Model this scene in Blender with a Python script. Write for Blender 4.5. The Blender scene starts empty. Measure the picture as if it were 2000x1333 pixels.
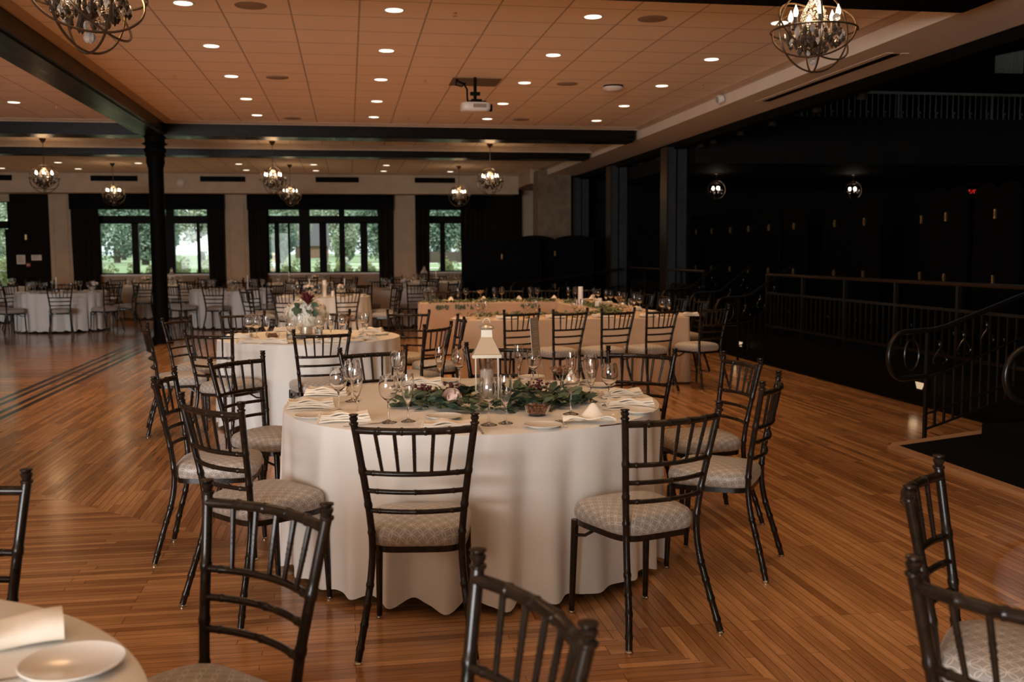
import bpy, math, random
from mathutils import Vector, Matrix, Euler
R=math.radians; PI=math.pi
random.seed(7)
scene=bpy.context.scene
COL=scene.collection

# ------------------------------------------------------------------ camera
cam_data=bpy.data.cameras.new('camera'); cam=bpy.data.objects.new('camera',cam_data); COL.objects.link(cam)
cam_data.sensor_width=36.0; cam_data.lens=1960.0/2000.0*36.0
cam_data.clip_start=.05; cam_data.clip_end=300
def cam_matrix(yaw,pitch,roll,loc):
    cy,sy=math.cos(yaw),math.sin(yaw); cp,sp=math.cos(pitch),math.sin(pitch)
    f=Vector((sy*cp,cy*cp,-sp)); r=Vector((cy,-sy,0)); u=r.cross(f)
    cr,sr=math.cos(roll),math.sin(roll)
    r2=r*cr+u*sr; u2=-r*sr+u*cr
    m=Matrix(((r2.x,u2.x,-f.x,loc[0]),(r2.y,u2.y,-f.y,loc[1]),(r2.z,u2.z,-f.z,loc[2]),(0,0,0,1)))
    return m
cam.matrix_world=cam_matrix(R(9.22),R(5.05),R(-.30),(0,0,1.50))
cam_data.dof.use_dof=True; cam_data.dof.focus_distance=4.7; cam_data.dof.aperture_fstop=4.0
scene.camera=cam
# ------------------------------------------------------------------ view
vs=scene.view_settings
scene.display_settings.display_device='sRGB'
vs.view_transform='Standard'; vs.look='None'; vs.gamma=1.0; vs.use_curve_mapping=False
vs.exposure=0.0
# ------------------------------------------------------------------ world
w=bpy.data.worlds.new('sky'); scene.world=w; w.use_nodes=True
bg=w.node_tree.nodes['Background']; bg.inputs[0].default_value=(.86,.95,1.0,1); bg.inputs[1].default_value=1.6
def light(name,kind,loc,energy,color,rot=(0,0,0),**k):
    d=bpy.data.lights.new(name,kind); d.energy=energy; d.color=color
    for a,b in k.items(): setattr(d,a,b)
    o=bpy.data.objects.new(name,d); COL.objects.link(o); o.location=loc; o.rotation_euler=rot
    return o
light('sun','SUN',(0,0,30),3.4,(1,.95,.85),(R(38),0,R(-28)),angle=R(3))
WARM=(1,.60,.29)
# daylight coming in through the window wall behind the camera (windows are built in that wall)
light('window_daylight','AREA',(-7.0,-7.6,1.75),1650,(.97,.97,1.0),(R(90),0,R(-22)),shape='RECTANGLE',size=7.0,size_y=2.3)
# added dim cool fill light over the dark hall, no opening built above
light('hall_fill','AREA',(12,17,8.6),14,(.75,.9,1.0),(0,0,0),shape='RECTANGLE',size=4,size_y=8)
DOWN_W=22; CHAND_W=8
CEIL=3.67

# ------------------------------------------------------------------ materials
MATS={}
def mat(name,col=(.5,.5,.5),rough=.5,metal=0,**k):
    m=bpy.data.materials.new(name); m.use_nodes=True
    b=m.node_tree.nodes['Principled BSDF']
    b.inputs['Base Color'].default_value=(*col,1); b.inputs['Roughness'].default_value=rough; b.inputs['Metallic'].default_value=metal
    for a,v in k.items():
        b.inputs[a.replace('_',' ')].default_value=v
    MATS[name]=m; return m
def nt(m): return m.node_tree.nodes,m.node_tree.links,m.node_tree.nodes['Principled BSDF']
def noisy(m,c1,c2,scale=8,detail=4,bump=0,coord='Object',stretch=None):
    n,l,b=nt(m)
    tc=n.new('ShaderNodeTexCoord'); mp=n.new('ShaderNodeMapping'); no=n.new('ShaderNodeTexNoise'); cr=n.new('ShaderNodeValToRGB')
    l.new(tc.outputs[coord],mp.inputs[0]); l.new(mp.outputs[0],no.inputs['Vector']); l.new(no.outputs[0],cr.inputs[0]); l.new(cr.outputs[0],b.inputs['Base Color'])
    if stretch: mp.inputs['Scale'].default_value=stretch
    no.inputs['Scale'].default_value=scale; no.inputs['Detail'].default_value=detail
    cr.color_ramp.elements[0].color=(*c1,1); cr.color_ramp.elements[0].position=.3
    cr.color_ramp.elements[1].color=(*c2,1); cr.color_ramp.elements[1].position=.7
    if bump:
        bp=n.new('ShaderNodeBump'); bp.inputs['Strength'].default_value=bump; bp.inputs['Distance'].default_value=.01
        l.new(no.outputs[0],bp.inputs['Height']); l.new(bp.outputs[0],b.inputs['Normal'])
    return m
M_chair=noisy(mat('dark_bronze_metal',(.03,.02,.013),.25,0,Specular_IOR_Level=.32),(.010,.006,.004),(.020,.012,.007),30,3)
M_foot=mat('glide_metal',(.5,.47,.42),.25,1.0)
M_cloth=noisy(mat('white_linen',(.8,.77,.72),.9,0,Sheen_Weight=.2),(.76,.73,.68),(.82,.79,.74),3,3)
M_cloth2=noisy(mat('champagne_linen',(.75,.55,.38),.75,0,Sheen_Weight=.2),(.58,.40,.26),(.64,.45,.30),3,3)
M_napkin=noisy(mat('ivory_napkin',(.84,.75,.62),.85),(.82,.72,.58),(.86,.78,.66),20,2)
M_plate=mat('porcelain',(.82,.79,.74),.18)
M_silver=mat('silver_cutlery',(.7,.68,.65),.2,1.0)
M_glass=mat('clear_glass',(1,1,1),.0,0,Transmission_Weight=1.0,IOR=1.45)
M_candle=mat('ivory_wax',(.95,.88,.80),.5)
M_nuts=noisy(mat('candied_nuts',(.2,.07,.03),.4),(.10,.03,.015),(.36,.15,.07),60,2)
M_leaf=noisy(mat('eucalyptus_leaf',(.05,.09,.05),.6),(.035,.065,.04),(.10,.15,.09),12,2)
M_leaf2=noisy(mat('light_leaf',(.12,.16,.05),.6),(.09,.12,.035),(.20,.24,.09),12,2)
M_berry=mat('burgundy_flower',(.10,.008,.014),.6)
M_rose=noisy(mat('blush_rose_petal',(.80,.58,.48),.7),(.86,.64,.54),(.92,.80,.72),10,2)
M_hyd=noisy(mat('white_hydrangea',(.78,.76,.68),.8),(.70,.68,.58),(.84,.82,.76),30,3)
M_lantern=mat('brushed_steel_lantern',(.62,.55,.45),.35,.7)
M_menu=mat('frosted_menu_card',(.42,.36,.31),.4)
M_print=mat('white_print',(.75,.72,.68),.6)
M_tile=mat('ceiling_tile',(.82,.80,.76),.9)
M_tan=noisy(mat('tan_wall_paint',(.5,.4,.29),.7),(.46,.34,.225),(.51,.385,.26),4,2)
M_cream=noisy(mat('cream_paint',(.78,.71,.60),.7),(.72,.62,.50),(.76,.66,.54),4,2)
M_beam=mat('dark_stained_wood',(.006,.004,.003),.3,0,Specular_IOR_Level=.13)
M_black=mat('black_paint',(.0035,.003,.0025),.6,0,Specular_IOR_Level=.04)
M_dark=noisy(mat('dark_brown_wall',(.022,.014,.01),.7,0,Specular_IOR_Level=.05),(.008,.005,.0035),(.013,.008,.006),3,2)
M_hall=noisy(mat('dark_hall_wall',(.02,.016,.012),.7,0,Specular_IOR_Level=.2),(.004,.003,.0025),(.009,.007,.005),2,3)
M_steel=noisy(mat('grey_steel_paint',(.07,.075,.08),.45,.2),(.020,.023,.026),(.036,.040,.044),6,4)
M_rail=mat('black_iron',(.012,.009,.007),.28,.35,Specular_IOR_Level=.5)
M_balc=mat('balcony_rail_paint',(.36,.36,.31),.5)
M_carpet=noisy(mat('black_carpet',(.008,.007,.006),.95,0,Specular_IOR_Level=.1),(.002,.0018,.0015),(.004,.0035,.003),120,2)
M_nose=mat('wood_nosing',(.42,.22,.10),.4)
M_curtain=noisy(mat('charcoal_curtain',(.03,.022,.018),.8,0,Specular_IOR_Level=.05),(.010,.007,.0055),(.020,.015,.012),10,2)
M_frame=mat('dark_bronze_window_frame',(.008,.006,.005),.5,0,Specular_IOR_Level=.06)
M_sill=mat('white_sill',(.7,.66,.6),.5)
M_paper=mat('paper_notice',(.75,.68,.58),.8)
M_ink=mat('grey_ink',(.2,.18,.16),.8)
M_red=mat('red_plastic',(.35,.03,.015),.4)
M_brass=mat('brass',(.75,.5,.22),.3,1.0)
M_crystal=mat('smoky_crystal',(.05,.035,.025),.04,.0,Specular_IOR_Level=1.0)
M_clearcr=mat('clear_crystal',(.85,.8,.75),.05,0,Transmission_Weight=.75,IOR=1.6)
M_orb=mat('bronze_orb_metal',(.10,.065,.04),.3,.8)
M_sleeve=mat('candle_sleeve',(.03,.022,.018),.5)
M_white=mat('white_plastic',(.72,.66,.58),.4)
M_grille=mat('grey_speaker_grille',(.30,.22,.16),.7)
M_vent=mat('black_vent',(.006,.005,.004),.7,0,Specular_IOR_Level=.06)
M_stone=noisy(mat('rough_beige_plaster',(.30,.22,.15),.85),(.17,.115,.07),(.26,.18,.11),5,5,.3)
M_grass=noisy(mat('lawn',(.10,.18,.06),.9),(.20,.30,.15),(.34,.42,.26),.5,4)
M_path=mat('pale_path',(.62,.60,.54),.9)
M_bush=noisy(mat('bright_shrub',(.22,.30,.07),.7),(.26,.34,.13),(.60,.64,.34),3,2)
M_tree=noisy(mat('tree_foliage',(.08,.16,.06),.7),(.17,.23,.15),(.42,.48,.34),1.5,3)
M_tree2=noisy(mat('deep_tree_foliage',(.05,.11,.06),.7),(.08,.135,.10),(.20,.28,.20),1.5,3)
M_bark=mat('bark',(.08,.06,.045),.9)
M_canvas=mat('white_canvas',(.8,.8,.76),.8)
M_roof=mat('slate_roof',(.10,.10,.11),.8)
M_brick=noisy(mat('brick_red_wall',(.22,.12,.09),.85),(.18,.10,.07),(.26,.15,.11),5,3)
M_skin=mat('skin',(.55,.34,.25),.6)
M_shirt=mat('pale_blue_shirt',(.45,.50,.68),.8); M_shirt2=mat('white_shirt',(.78,.80,.85),.8)
M_hair=mat('dark_hair',(.03,.02,.015),.6); M_hair2=mat('fair_hair',(.5,.4,.28),.6); M_pants=mat('dark_trousers',(.05,.05,.06),.8)
def emis(name,col,s):
    m=mat(name,(0,0,0),.5); b=m.node_tree.nodes['Principled BSDF']
    b.inputs['Emission Color'].default_value=(*col,1); b.inputs['Emission Strength'].default_value=s; return m
M_lamp=emis('lit_lens',(1,.86,.66),2.4)
M_bulb=emis('lit_bulb',(1,.80,.58),9)
M_step=emis('step_light_lens',(1,.7,.42),.6)
M_exit=emis('exit_red',(1,.03,.02),1.0)
M_flame=emis('candle_flame',(1,.55,.2),3)
M_spark=mat('water_in_glass',(.9,.9,.9),.02,0,Transmission_Weight=1.0,IOR=1.33)
# window pane: mostly clear with a weak reflection
m=bpy.data.materials.new('window_pane'); m.use_nodes=True; n=m.node_tree.nodes; l=m.node_tree.links; n.clear()
o_=n.new('ShaderNodeOutputMaterial'); mx=n.new('ShaderNodeMixShader'); tr=n.new('ShaderNodeBsdfTransparent'); gl=n.new('ShaderNodeBsdfGlossy')
tr.inputs[0].default_value=(.95,.97,.95,1); gl.inputs['Roughness'].default_value=.02; mx.inputs[0].default_value=.006
l.new(tr.outputs[0],mx.inputs[1]); l.new(gl.outputs[0],mx.inputs[2]); l.new(mx.outputs[0],o_.inputs[0]); M_pane=m
m=bpy.data.materials.new('thin_clear_glass'); m.use_nodes=True; n=m.node_tree.nodes; l=m.node_tree.links; n.clear()
o_=n.new('ShaderNodeOutputMaterial'); mx=n.new('ShaderNodeMixShader'); tr=n.new('ShaderNodeBsdfTransparent'); gl=n.new('ShaderNodeBsdfGlossy')
tr.inputs[0].default_value=(.985,.98,.975,1); gl.inputs['Roughness'].default_value=.05; mx.inputs[0].default_value=.07
l.new(tr.outputs[0],mx.inputs[1]); l.new(gl.outputs[0],mx.inputs[2]); l.new(mx.outputs[0],o_.inputs[0]); M_thin=m
# ceiling tile grid
n,l,b=nt(M_tile)
geo=n.new('ShaderNodeNewGeometry'); mp=n.new('ShaderNodeMapping'); br=n.new('ShaderNodeTexBrick')
mp.inputs['Location'].default_value=(1.685,-8.96,0)
l.new(geo.outputs['Position'],mp.inputs[0]); l.new(mp.outputs[0],br.inputs['Vector'])
br.offset=0; br.squash=1; br.inputs['Scale'].default_value=1; br.inputs['Brick Width'].default_value=.6096; br.inputs['Row Height'].default_value=.6096
br.inputs['Mortar Size'].default_value=.009; br.inputs['Mortar Smooth'].default_value=.2; br.inputs['Bias'].default_value=0
br.inputs['Color1'].default_value=(.88,.76,.62,1); br.inputs['Color2'].default_value=(.91,.79,.65,1); br.inputs['Mortar'].default_value=(.45,.37,.30,1)
l.new(br.outputs['Color'],b.inputs['Base Color'])
bp=n.new('ShaderNodeBump'); bp.inputs['Strength'].default_value=.6; bp.inputs['Distance'].default_value=.01; bp.invert=True
l.new(br.outputs['Fac'],bp.inputs['Height']); l.new(bp.outputs[0],b.inputs['Normal'])
# dark wood beams: long faint plank grain in the gloss
n,l,b=nt(M_beam)
geo=n.new('ShaderNodeNewGeometry'); mp=n.new('ShaderNodeMapping'); no=n.new('ShaderNodeTexNoise'); mp.inputs['Scale'].default_value=(9,.8,9)
l.new(geo.outputs['Position'],mp.inputs[0]); l.new(mp.outputs[0],no.inputs['Vector']); no.inputs['Scale'].default_value=1.6; no.inputs['Detail'].default_value=4
mr=n.new('ShaderNodeMapRange'); mr.inputs[3].default_value=.20; mr.inputs[4].default_value=.42
l.new(no.outputs[0],mr.inputs[0]); l.new(mr.outputs[0],b.inputs['Roughness'])
# seat fabric: rows of interlocking rings
M_fab=mat('ring_pattern_fabric',(.5,.42,.34),.36,0,Sheen_Weight=.15,Specular_IOR_Level=.6)
n,l,b=nt(M_fab)
uv=n.new('ShaderNodeUVMap')
def mth(op,a,b_=None,c=None):
    q=n.new('ShaderNodeMath'); q.operation=op
    for i,v in enumerate((a,b_,c)):
        if v is None: continue
        if isinstance(v,(int,float)): q.inputs[i].default_value=v
        else: l.new(v,q.inputs[i])
    return q.outputs[0]
sx=n.new('ShaderNodeSeparateXYZ'); l.new(uv.outputs[0],sx.inputs[0])
def ring(off):
    u=mth('SUBTRACT',mth('FRACT',mth('ADD',mth('MULTIPLY',sx.outputs[0],1/.050),off+50)),.5)
    v=mth('SUBTRACT',mth('FRACT',mth('ADD',mth('MULTIPLY',sx.outputs[1],1/.060),off+50)),.5)
    r_=mth('SQRT',mth('ADD',mth('MULTIPLY',u,u),mth('MULTIPLY',v,v)))
    return mth('COMPARE',r_,.47,.028)
rg=mth('MAXIMUM',ring(0),ring(.5))
mixc=n.new('ShaderNodeMix'); mixc.data_type='RGBA'
l.new(rg,mixc.inputs[0]); mixc.inputs[6].default_value=(.31,.27,.23,1); mixc.inputs[7].default_value=(.56,.51,.45,1)
l.new(mixc.outputs[2],b.inputs['Base Color'])
mr=n.new('ShaderNodeMapRange'); mr.inputs[3].default_value=.38; mr.inputs[4].default_value=.6; l.new(rg,mr.inputs[0]); l.new(mr.outputs[0],b.inputs['Roughness'])
# hardwood strip floor
M_floor=mat('hardwood_strip_floor',(.4,.2,.1),.2)
n,l,b=nt(M_floor)
geo=n.new('ShaderNodeNewGeometry'); sp=n.new('ShaderNodeSeparateXYZ'); l.new(geo.outputs['Position'],sp.inputs[0])
X,Y=sp.outputs[0],sp.outputs[1]
near=mth('LESS_THAN',mth('ADD',X,Y),4.66)
inner=mth('LESS_THAN',X,-3.62)
horiz=mth('MAXIMUM',near,inner)
def vec(a,b_):
    c=n.new('ShaderNodeCombineXYZ'); l.new(a,c.inputs[0]); l.new(b_,c.inputs[1]); return c.outputs[0]
mv=n.new('ShaderNodeMix'); mv.data_type='VECTOR'; l.new(horiz,mv.inputs[0]); l.new(vec(Y,X),mv.inputs[4]); l.new(vec(X,Y),mv.inputs[5]); PV=mv.outputs[1]
def brick(c1,c2,mort,bias,ms=.0011,rw=.94,off=.37):
    q=n.new('ShaderNodeTexBrick'); l.new(PV,q.inputs['Vector']); q.offset=off; q.offset_frequency=3; q.squash=1.3; q.squash_frequency=5
    q.inputs['Scale'].default_value=1; q.inputs['Brick Width'].default_value=rw; q.inputs['Row Height'].default_value=.043
    q.inputs['Mortar Size'].default_value=ms; q.inputs['Mortar Smooth'].default_value=.3; q.inputs['Bias'].default_value=bias
    q.inputs['Color1'].default_value=(*c1,1); q.inputs['Color2'].default_value=(*c2,1); q.inputs['Mortar'].default_value=(*mort,1); return q
bk=brick((.64,.355,.165),(.33,.155,.062),(.05,.02,.009),-.05,.0012)
sc=n.new('ShaderNodeVectorMath'); sc.operation='MULTIPLY'; l.new(PV,sc.inputs[0]); sc.inputs[1].default_value=(2.2,38,1)
gr=n.new('ShaderNodeTexNoise'); l.new(sc.outputs[0],gr.inputs['Vector']); gr.inputs['Scale'].default_value=1.5; gr.inputs['Detail'].default_value=5; gr.inputs['Roughness'].default_value=.65
cr=n.new('ShaderNodeValToRGB'); l.new(gr.outputs[0],cr.inputs[0]); cr.color_ramp.elements[0].position=.32; cr.color_ramp.elements[0].color=(.58,.50,.42,1); cr.color_ramp.elements[1].position=.62; cr.color_ramp.elements[1].color=(1.08,1.05,1,1)
m1=n.new('ShaderNodeMix'); m1.data_type='RGBA'; m1.blend_type='MULTIPLY'; m1.inputs[0].default_value=.7; l.new(bk.outputs['Color'],m1.inputs[6]); l.new(cr.outputs[0],m1.inputs[7])
# broad wear
wn=n.new('ShaderNodeTexNoise'); l.new(geo.outputs['Position'],wn.inputs['Vector']); wn.inputs['Scale'].default_value=.6; wn.inputs['Detail'].default_value=3
c2=n.new('ShaderNodeValToRGB'); l.new(wn.outputs[0],c2.inputs[0]); c2.color_ramp.elements[0].position=.3; c2.color_ramp.elements[0].color=(.82,.78,.74,1); c2.color_ramp.elements[1].position=.7; c2.color_ramp.elements[1].color=(1.05,1.03,1,1)
m2=n.new('ShaderNodeMix'); m2.data_type='RGBA'; m2.blend_type='MULTIPLY'; m2.inputs[0].default_value=1; l.new(m1.outputs[2],m2.inputs[6]); l.new(c2.outputs[0],m2.inputs[7])
def band(c,x,hw): return mth('COMPARE',c,x,hw)
gX=mth('MULTIPLY',mth('GREATER_THAN',Y,9.0),mth('LESS_THAN',Y,18.75))
sX=mth('MAXIMUM',mth('MAXIMUM',band(X,-3.19,.032),band(X,-3.31,.032)),mth('MAXIMUM',band(X,-3.48,.032),band(X,-3.60,.032)))
sXg=mth('MULTIPLY',sX,gX)
lX=mth('LESS_THAN',X,-3.18)
sY=mth('MULTIPLY',mth('MAXIMUM',mth('MAXIMUM',band(Y,13.15,.03),band(Y,13.45,.03)),mth('MAXIMUM',band(Y,18.5,.06),band(Y,18.2,.06))),lX)
inl=mth('MAXIMUM',sXg,sY)
m3=n.new('ShaderNodeMix'); m3.data_type='RGBA'; l.new(inl,m3.inputs[0]); l.new(m2.outputs[2],m3.inputs[6]); m3.inputs[7].default_value=(.012,.006,.003,1)
l.new(m3.outputs[2],b.inputs['Base Color'])
rn=n.new('ShaderNodeTexNoise'); l.new(geo.outputs['Position'],rn.inputs['Vector']); rn.inputs['Scale'].default_value=1.7; rn.inputs['Detail'].default_value=4
mr=n.new('ShaderNodeMapRange'); mr.inputs[3].default_value=.12; mr.inputs[4].default_value=.25; l.new(rn.outputs[0],mr.inputs[0]); l.new(mr.outputs[0],b.inputs['Roughness'])
bp=n.new('ShaderNodeBump'); bp.inputs['Strength'].default_value=.12; bp.inputs['Distance'].default_value=.003
wv=mth('ADD',mth('MULTIPLY',bk.outputs['Fac'],-.5),mth('MULTIPLY',gr.outputs[0],.35)); l.new(wv,bp.inputs['Height']); l.new(bp.outputs[0],b.inputs['Normal'])
b.inputs['Specular IOR Level'].default_value=.45

# ------------------------------------------------------------------ mesh helpers
class MB:
    def __init__(s): s.v=[]; s.f=[]
    def add(s,v,f):
        o=len(s.v); s.v+= [tuple(p) for p in v]; s.f+=[tuple(i+o for i in q) for q in f]; return s
    def box(s,x0,x1,y0,y1,z0,z1):
        v=[(x,y,z) for z in (z0,z1) for x,y in ((x0,y0),(x1,y0),(x1,y1),(x0,y1))]
        return s.add(v,[(0,3,2,1),(4,5,6,7),(0,1,5,4),(1,2,6,5),(2,3,7,6),(3,0,4,7)])
    def tube(s,pts,rad,seg=8,close=False,caps=True):
        pts=[Vector(p) for p in pts]; n=len(pts)
        if isinstance(rad,(int,float)): rad=[rad]*n
        ref=None; rings=[]
        for i in range(n):
            if close: t=(pts[(i+1)%n]-pts[i-1])
            else: t=pts[min(i+1,n-1)]-pts[max(i-1,0)]
            t.normalize()
            if ref is None:
                ref=Vector((0,0,1)) if abs(t.z)<.9 else Vector((1,0,0))
            a=ref-t*ref.dot(t)
            if a.length<1e-6: a=Vector((1,0,0))-t*t.x
            a.normalize(); b_=t.cross(a); ref=a
            rings.append([pts[i]+(a*math.cos(2*PI*k/seg)+b_*math.sin(2*PI*k/seg))*rad[i] for k in range(seg)])
        v=[p for r_ in rings for p in r_]; f=[]
        m=n if close else n-1
        for i in range(m):
            j=(i+1)%n
            for k in range(seg):
                k2=(k+1)%seg; f.append((i*seg+k,i*seg+k2,j*seg+k2,j*seg+k))
        if caps and not close: f+= [tuple(range(seg))[::-1],tuple((n-1)*seg+k for k in range(seg))]
        return s.add(v,f)
    def lathe(s,prof,seg=16,c=(0,0,0),closed=False):
        v=[];f=[];n=len(prof)
        for r_,z in prof:
            for k in range(seg):
                a=2*PI*k/seg; v.append((c[0]+r_*math.cos(a),c[1]+r_*math.sin(a),c[2]+z))
        for i in range(n-1 if not closed else n):
            j=(i+1)%n
            for k in range(seg):
                k2=(k+1)%seg; f.append((i*seg+k,i*seg+k2,j*seg+k2,j*seg+k))
        if not closed:
            if prof[0][0]>1e-5: f.append(tuple(range(seg))[::-1])
            if prof[-1][0]>1e-5: f.append(tuple((n-1)*seg+k for k in range(seg)))
        return s.add(v,f)
    def ball(s,c,r,seg=8,rings=6,sc=(1,1,1)):
        v=[];f=[]
        for i in range(rings+1):
            th=PI*i/rings
            for k in range(seg):
                a=2*PI*k/seg; v.append((c[0]+r*sc[0]*math.sin(th)*math.cos(a),c[1]+r*sc[1]*math.sin(th)*math.sin(a),c[2]-r*sc[2]*math.cos(th)))
        for i in range(rings):
            for k in range(seg):
                k2=(k+1)%seg; f.append((i*seg+k,i*seg+k2,(i+1)*seg+k2,(i+1)*seg+k))
        return s.add(v,f)
    def xf(s,m):
        s.v=[tuple(m@Vector(p)) for p in s.v]; return s
    def mesh(s,name,smooth=True,uv=None):
        me=bpy.data.meshes.new(name); me.from_pydata(s.v,[],s.f); me.update()
        if smooth:
            me.shade_smooth() if hasattr(me,'shade_smooth') else None
            try: me.set_sharp_from_angle(angle=R(40))
            except Exception: pass
        if uv:
            lay=me.uv_layers.new(name='UVMap')
            for lp in me.loops: lay.data[lp.index].uv=uv[lp.vertex_index]
        return me
def obj(name,mb,m,parent=None,loc=None,smooth=True,uv=None):
    me=mb.mesh(name,smooth,uv) if isinstance(mb,MB) else mb
    if not me.materials: me.materials.append(m)
    o=bpy.data.objects.new(name,me); COL.objects.link(o)
    if parent: o.parent=parent
    if loc is not None: o.location=loc
    return o
def tag(o,label,cat,group=None,kind=None):
    o['label']=label; o['category']=cat
    if group: o['group']=group
    if kind: o['kind']=kind
    return o
def empty(name,loc=(0,0,0),rz=0):
    o=bpy.data.objects.new(name,None); COL.objects.link(o); o.location=loc; o.rotation_euler=(0,0,rz); o.empty_display_size=.1; return o
KIDS={}
def dup(root,loc,rz,label,group=None,rot=None,scale=None):
    def cp(o,par):
        c=o.copy(); COL.objects.link(c)
        if par: c.parent=par; c.matrix_parent_inverse=o.matrix_parent_inverse.copy()
        for ch in kids(o): cp(ch,c)
        return c
    r=cp(root,None); r.location=loc; r.rotation_euler=rot if rot else (0,0,rz)
    if scale: r.scale=(scale,)*3
    r['label']=label
    if group: r['group']=group
    return r
def kids(o):
    if o.name not in KIDS: KIDS[o.name]=list(o.children)
    return KIDS[o.name]
class Proto:
    """first placing moves the prototype itself, the rest are copies"""
    def __init__(s,o): s.o=o; s.used=False
    def put(s,loc,rz,label,group=None,rot=None,scale=None):
        if not s.used:
            s.used=True; s.pending=(loc,rz,label,group,rot,scale); return s.o
        return dup(s.o,loc,rz,label,group,rot,scale)
    def finish(s):
        loc,rz,label,group,rot,scale=s.pending
        s.o.location=loc; s.o.rotation_euler=rot if rot else (0,0,rz); s.o['label']=label
        if scale: s.o.scale=(scale,)*3
        if group: s.o['group']=group
PROTOS=[]
def proto(o): p=Proto(o); PROTOS.append(p); return p
def struct(name,mb,m,parent=None,smooth=False):
    o=obj(name,mb,m,parent,smooth=smooth)
    if not parent: o['kind']='structure'
    return o
def rectring(x0,x1,y0,y1,prof):
    """sweep profile (inset,z) round the inside of a rectangle"""
    mb=MB(); v=[];f=[]; n=len(prof)
    for d,z in prof: v+=[(x0+d,y0+d,z),(x1-d,y0+d,z),(x1-d,y1-d,z),(x0+d,y1-d,z)]
    for i in range(n-1):
        for k in range(4):
            k2=(k+1)%4; f.append((i*4+k,(i+1)*4+k,(i+1)*4+k2,i*4+k2))
    return mb.add(v,f)

# ------------------------------------------------------------------ setting
FZ=0.0
struct('floor',MB().box(-12,5.45,-8,29.3,-.2,0),M_floor)
struct('ceiling',MB().box(-12,5.10,-8,28.0,CEIL,CEIL+.2),M_tile)
SOF=3.48
LX0,LX1=-3.37,-2.90
BEAMS=[(-1.9,-1.25),(7.15,7.8),(17.32,17.95),(20.75,21.3)]
def beam_mesh(x0,x1,y0,y1,z0,z1,axis):
    mb=MB(); mb.box(x0,x1,y0,y1,z0+.02,z1)
    if axis=='x':
        mb.box(x0,x1,y0+.06,y1-.06,z0-.0,z0+.02)
    else: mb.box(x0+.06,x1-.06,y0,y1,z0,z0+.02)
    return mb
tn=0
for (y0,y1) in BEAMS:
    for x0,x1 in (((-12,LX0),(LX1,5.02)) if y0<17 else (((-12,LX0-.0),(LX0,5.02)) if y0<20 else ((-12,5.02),))):
        tn+=1
        mb=beam_mesh(x0,x1,y0,y1,3.44,CEIL,'x')
        if x1>5: mb.box(4.86,5.02,y0,y1,3.50,3.52)
        struct('trim_%d'%tn,mb,M_beam)
tn+=1; struct('trim_%d'%tn,beam_mesh(LX0,LX1,-8,17.95,3.44,CEIL,'y'),M_beam)
# crown mouldings round each bay
bx=[(-12,LX0),(LX1,5.10)]
by=[(-8,-1.9),(-1.25,7.15),(7.8,17.32),(17.95,20.75),(21.3,28.0)]
prof=[(0,3.565),(.02,3.565),(.02,3.585),(.035,3.60),(.06,3.615),(.085,3.64),(.10,3.645),(.10,3.655),(.115,3.66),(.115,3.672)]
for x0,x1,y0,y1 in [(a,b_,c,d_) for a,b_ in bx for c,d_ in by[:3]]+[(-12,5.10,c,d_) for c,d_ in by[3:]]:
    if True:
        pr=prof if (y0>17 and y0<20) else [(d*.9,CEIL+.002-(3.672-z)*.42) for d,z in prof]
        tn+=1; struct('trim_%d'%tn,rectring(x0,x1,y0,y1,pr),M_tan)
# bulkhead on the right of the low ceiling
mb=MB(); mb.box(5.10,5.90,-8,28.0,SOF,CEIL+.2)
struct('wall_bulkhead',mb,M_cream)
tn+=1; struct('trim_%d'%tn,MB().box(5.90,6.2,-8,29.3,3.40,4.2),M_black)
tn+=1; struct('trim_%d'%tn,MB().box(5.90,6.05,-8,26,3.36,3.40),M_black)
# soffit over windows
struct('wall_soffit',MB().box(-12,4.75,28.0,29.3,3.14,CEIL+.2).box(-12,4.75,27.96,28.02,3.12,3.20),M_tan)
struct('wall_soffit_return',MB().box(4.75,6.2,26.2,29.3,3.30,CEIL+.2),M_tan)
# left & back walls
struct('wall_left',MB().box(-12.2,-12,-8,29.6,0,4),M_tan)
# far wall with openings
WY=29.3; WT=.3
SILL=.93; HEAD=3.14
wins=[('window_1',-6.95,-3.5,SILL),('window_2',-2.40,1.05,SILL),('window_3',2.15,3.45,SILL)]
doorx=(-10.2,-9.0)
mb=MB()
def wallseg(x0,x1,z0,z1): mb.box(x0,x1,WY,WY+WT,z0,z1)
xs=-12
wallseg(-12,doorx[0],0,4); wallseg(doorx[0],doorx[1],2.95,4)
wallseg(doorx[1],-6.95,0,4)
for i,(nme,a,b_,s_) in enumerate(wins):
    wallseg(a,b_,0,s_); wallseg(a,b_,2.78,4)
    nx=wins[i+1][1] if i<2 else 6.5
    wallseg(b_,nx,0,4)
struct('wall_far',mb,M_tan)
# dark panels: by the door and at the right end
struct('wall_far_dark_left',MB().box(-9.0,-7.98,29.14,29.3,0,3.14),M_dark)
struct('wall_far_dark_right',MB().box(3.85,5.0,29.0,29.3,0,3.3),M_dark)
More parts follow.
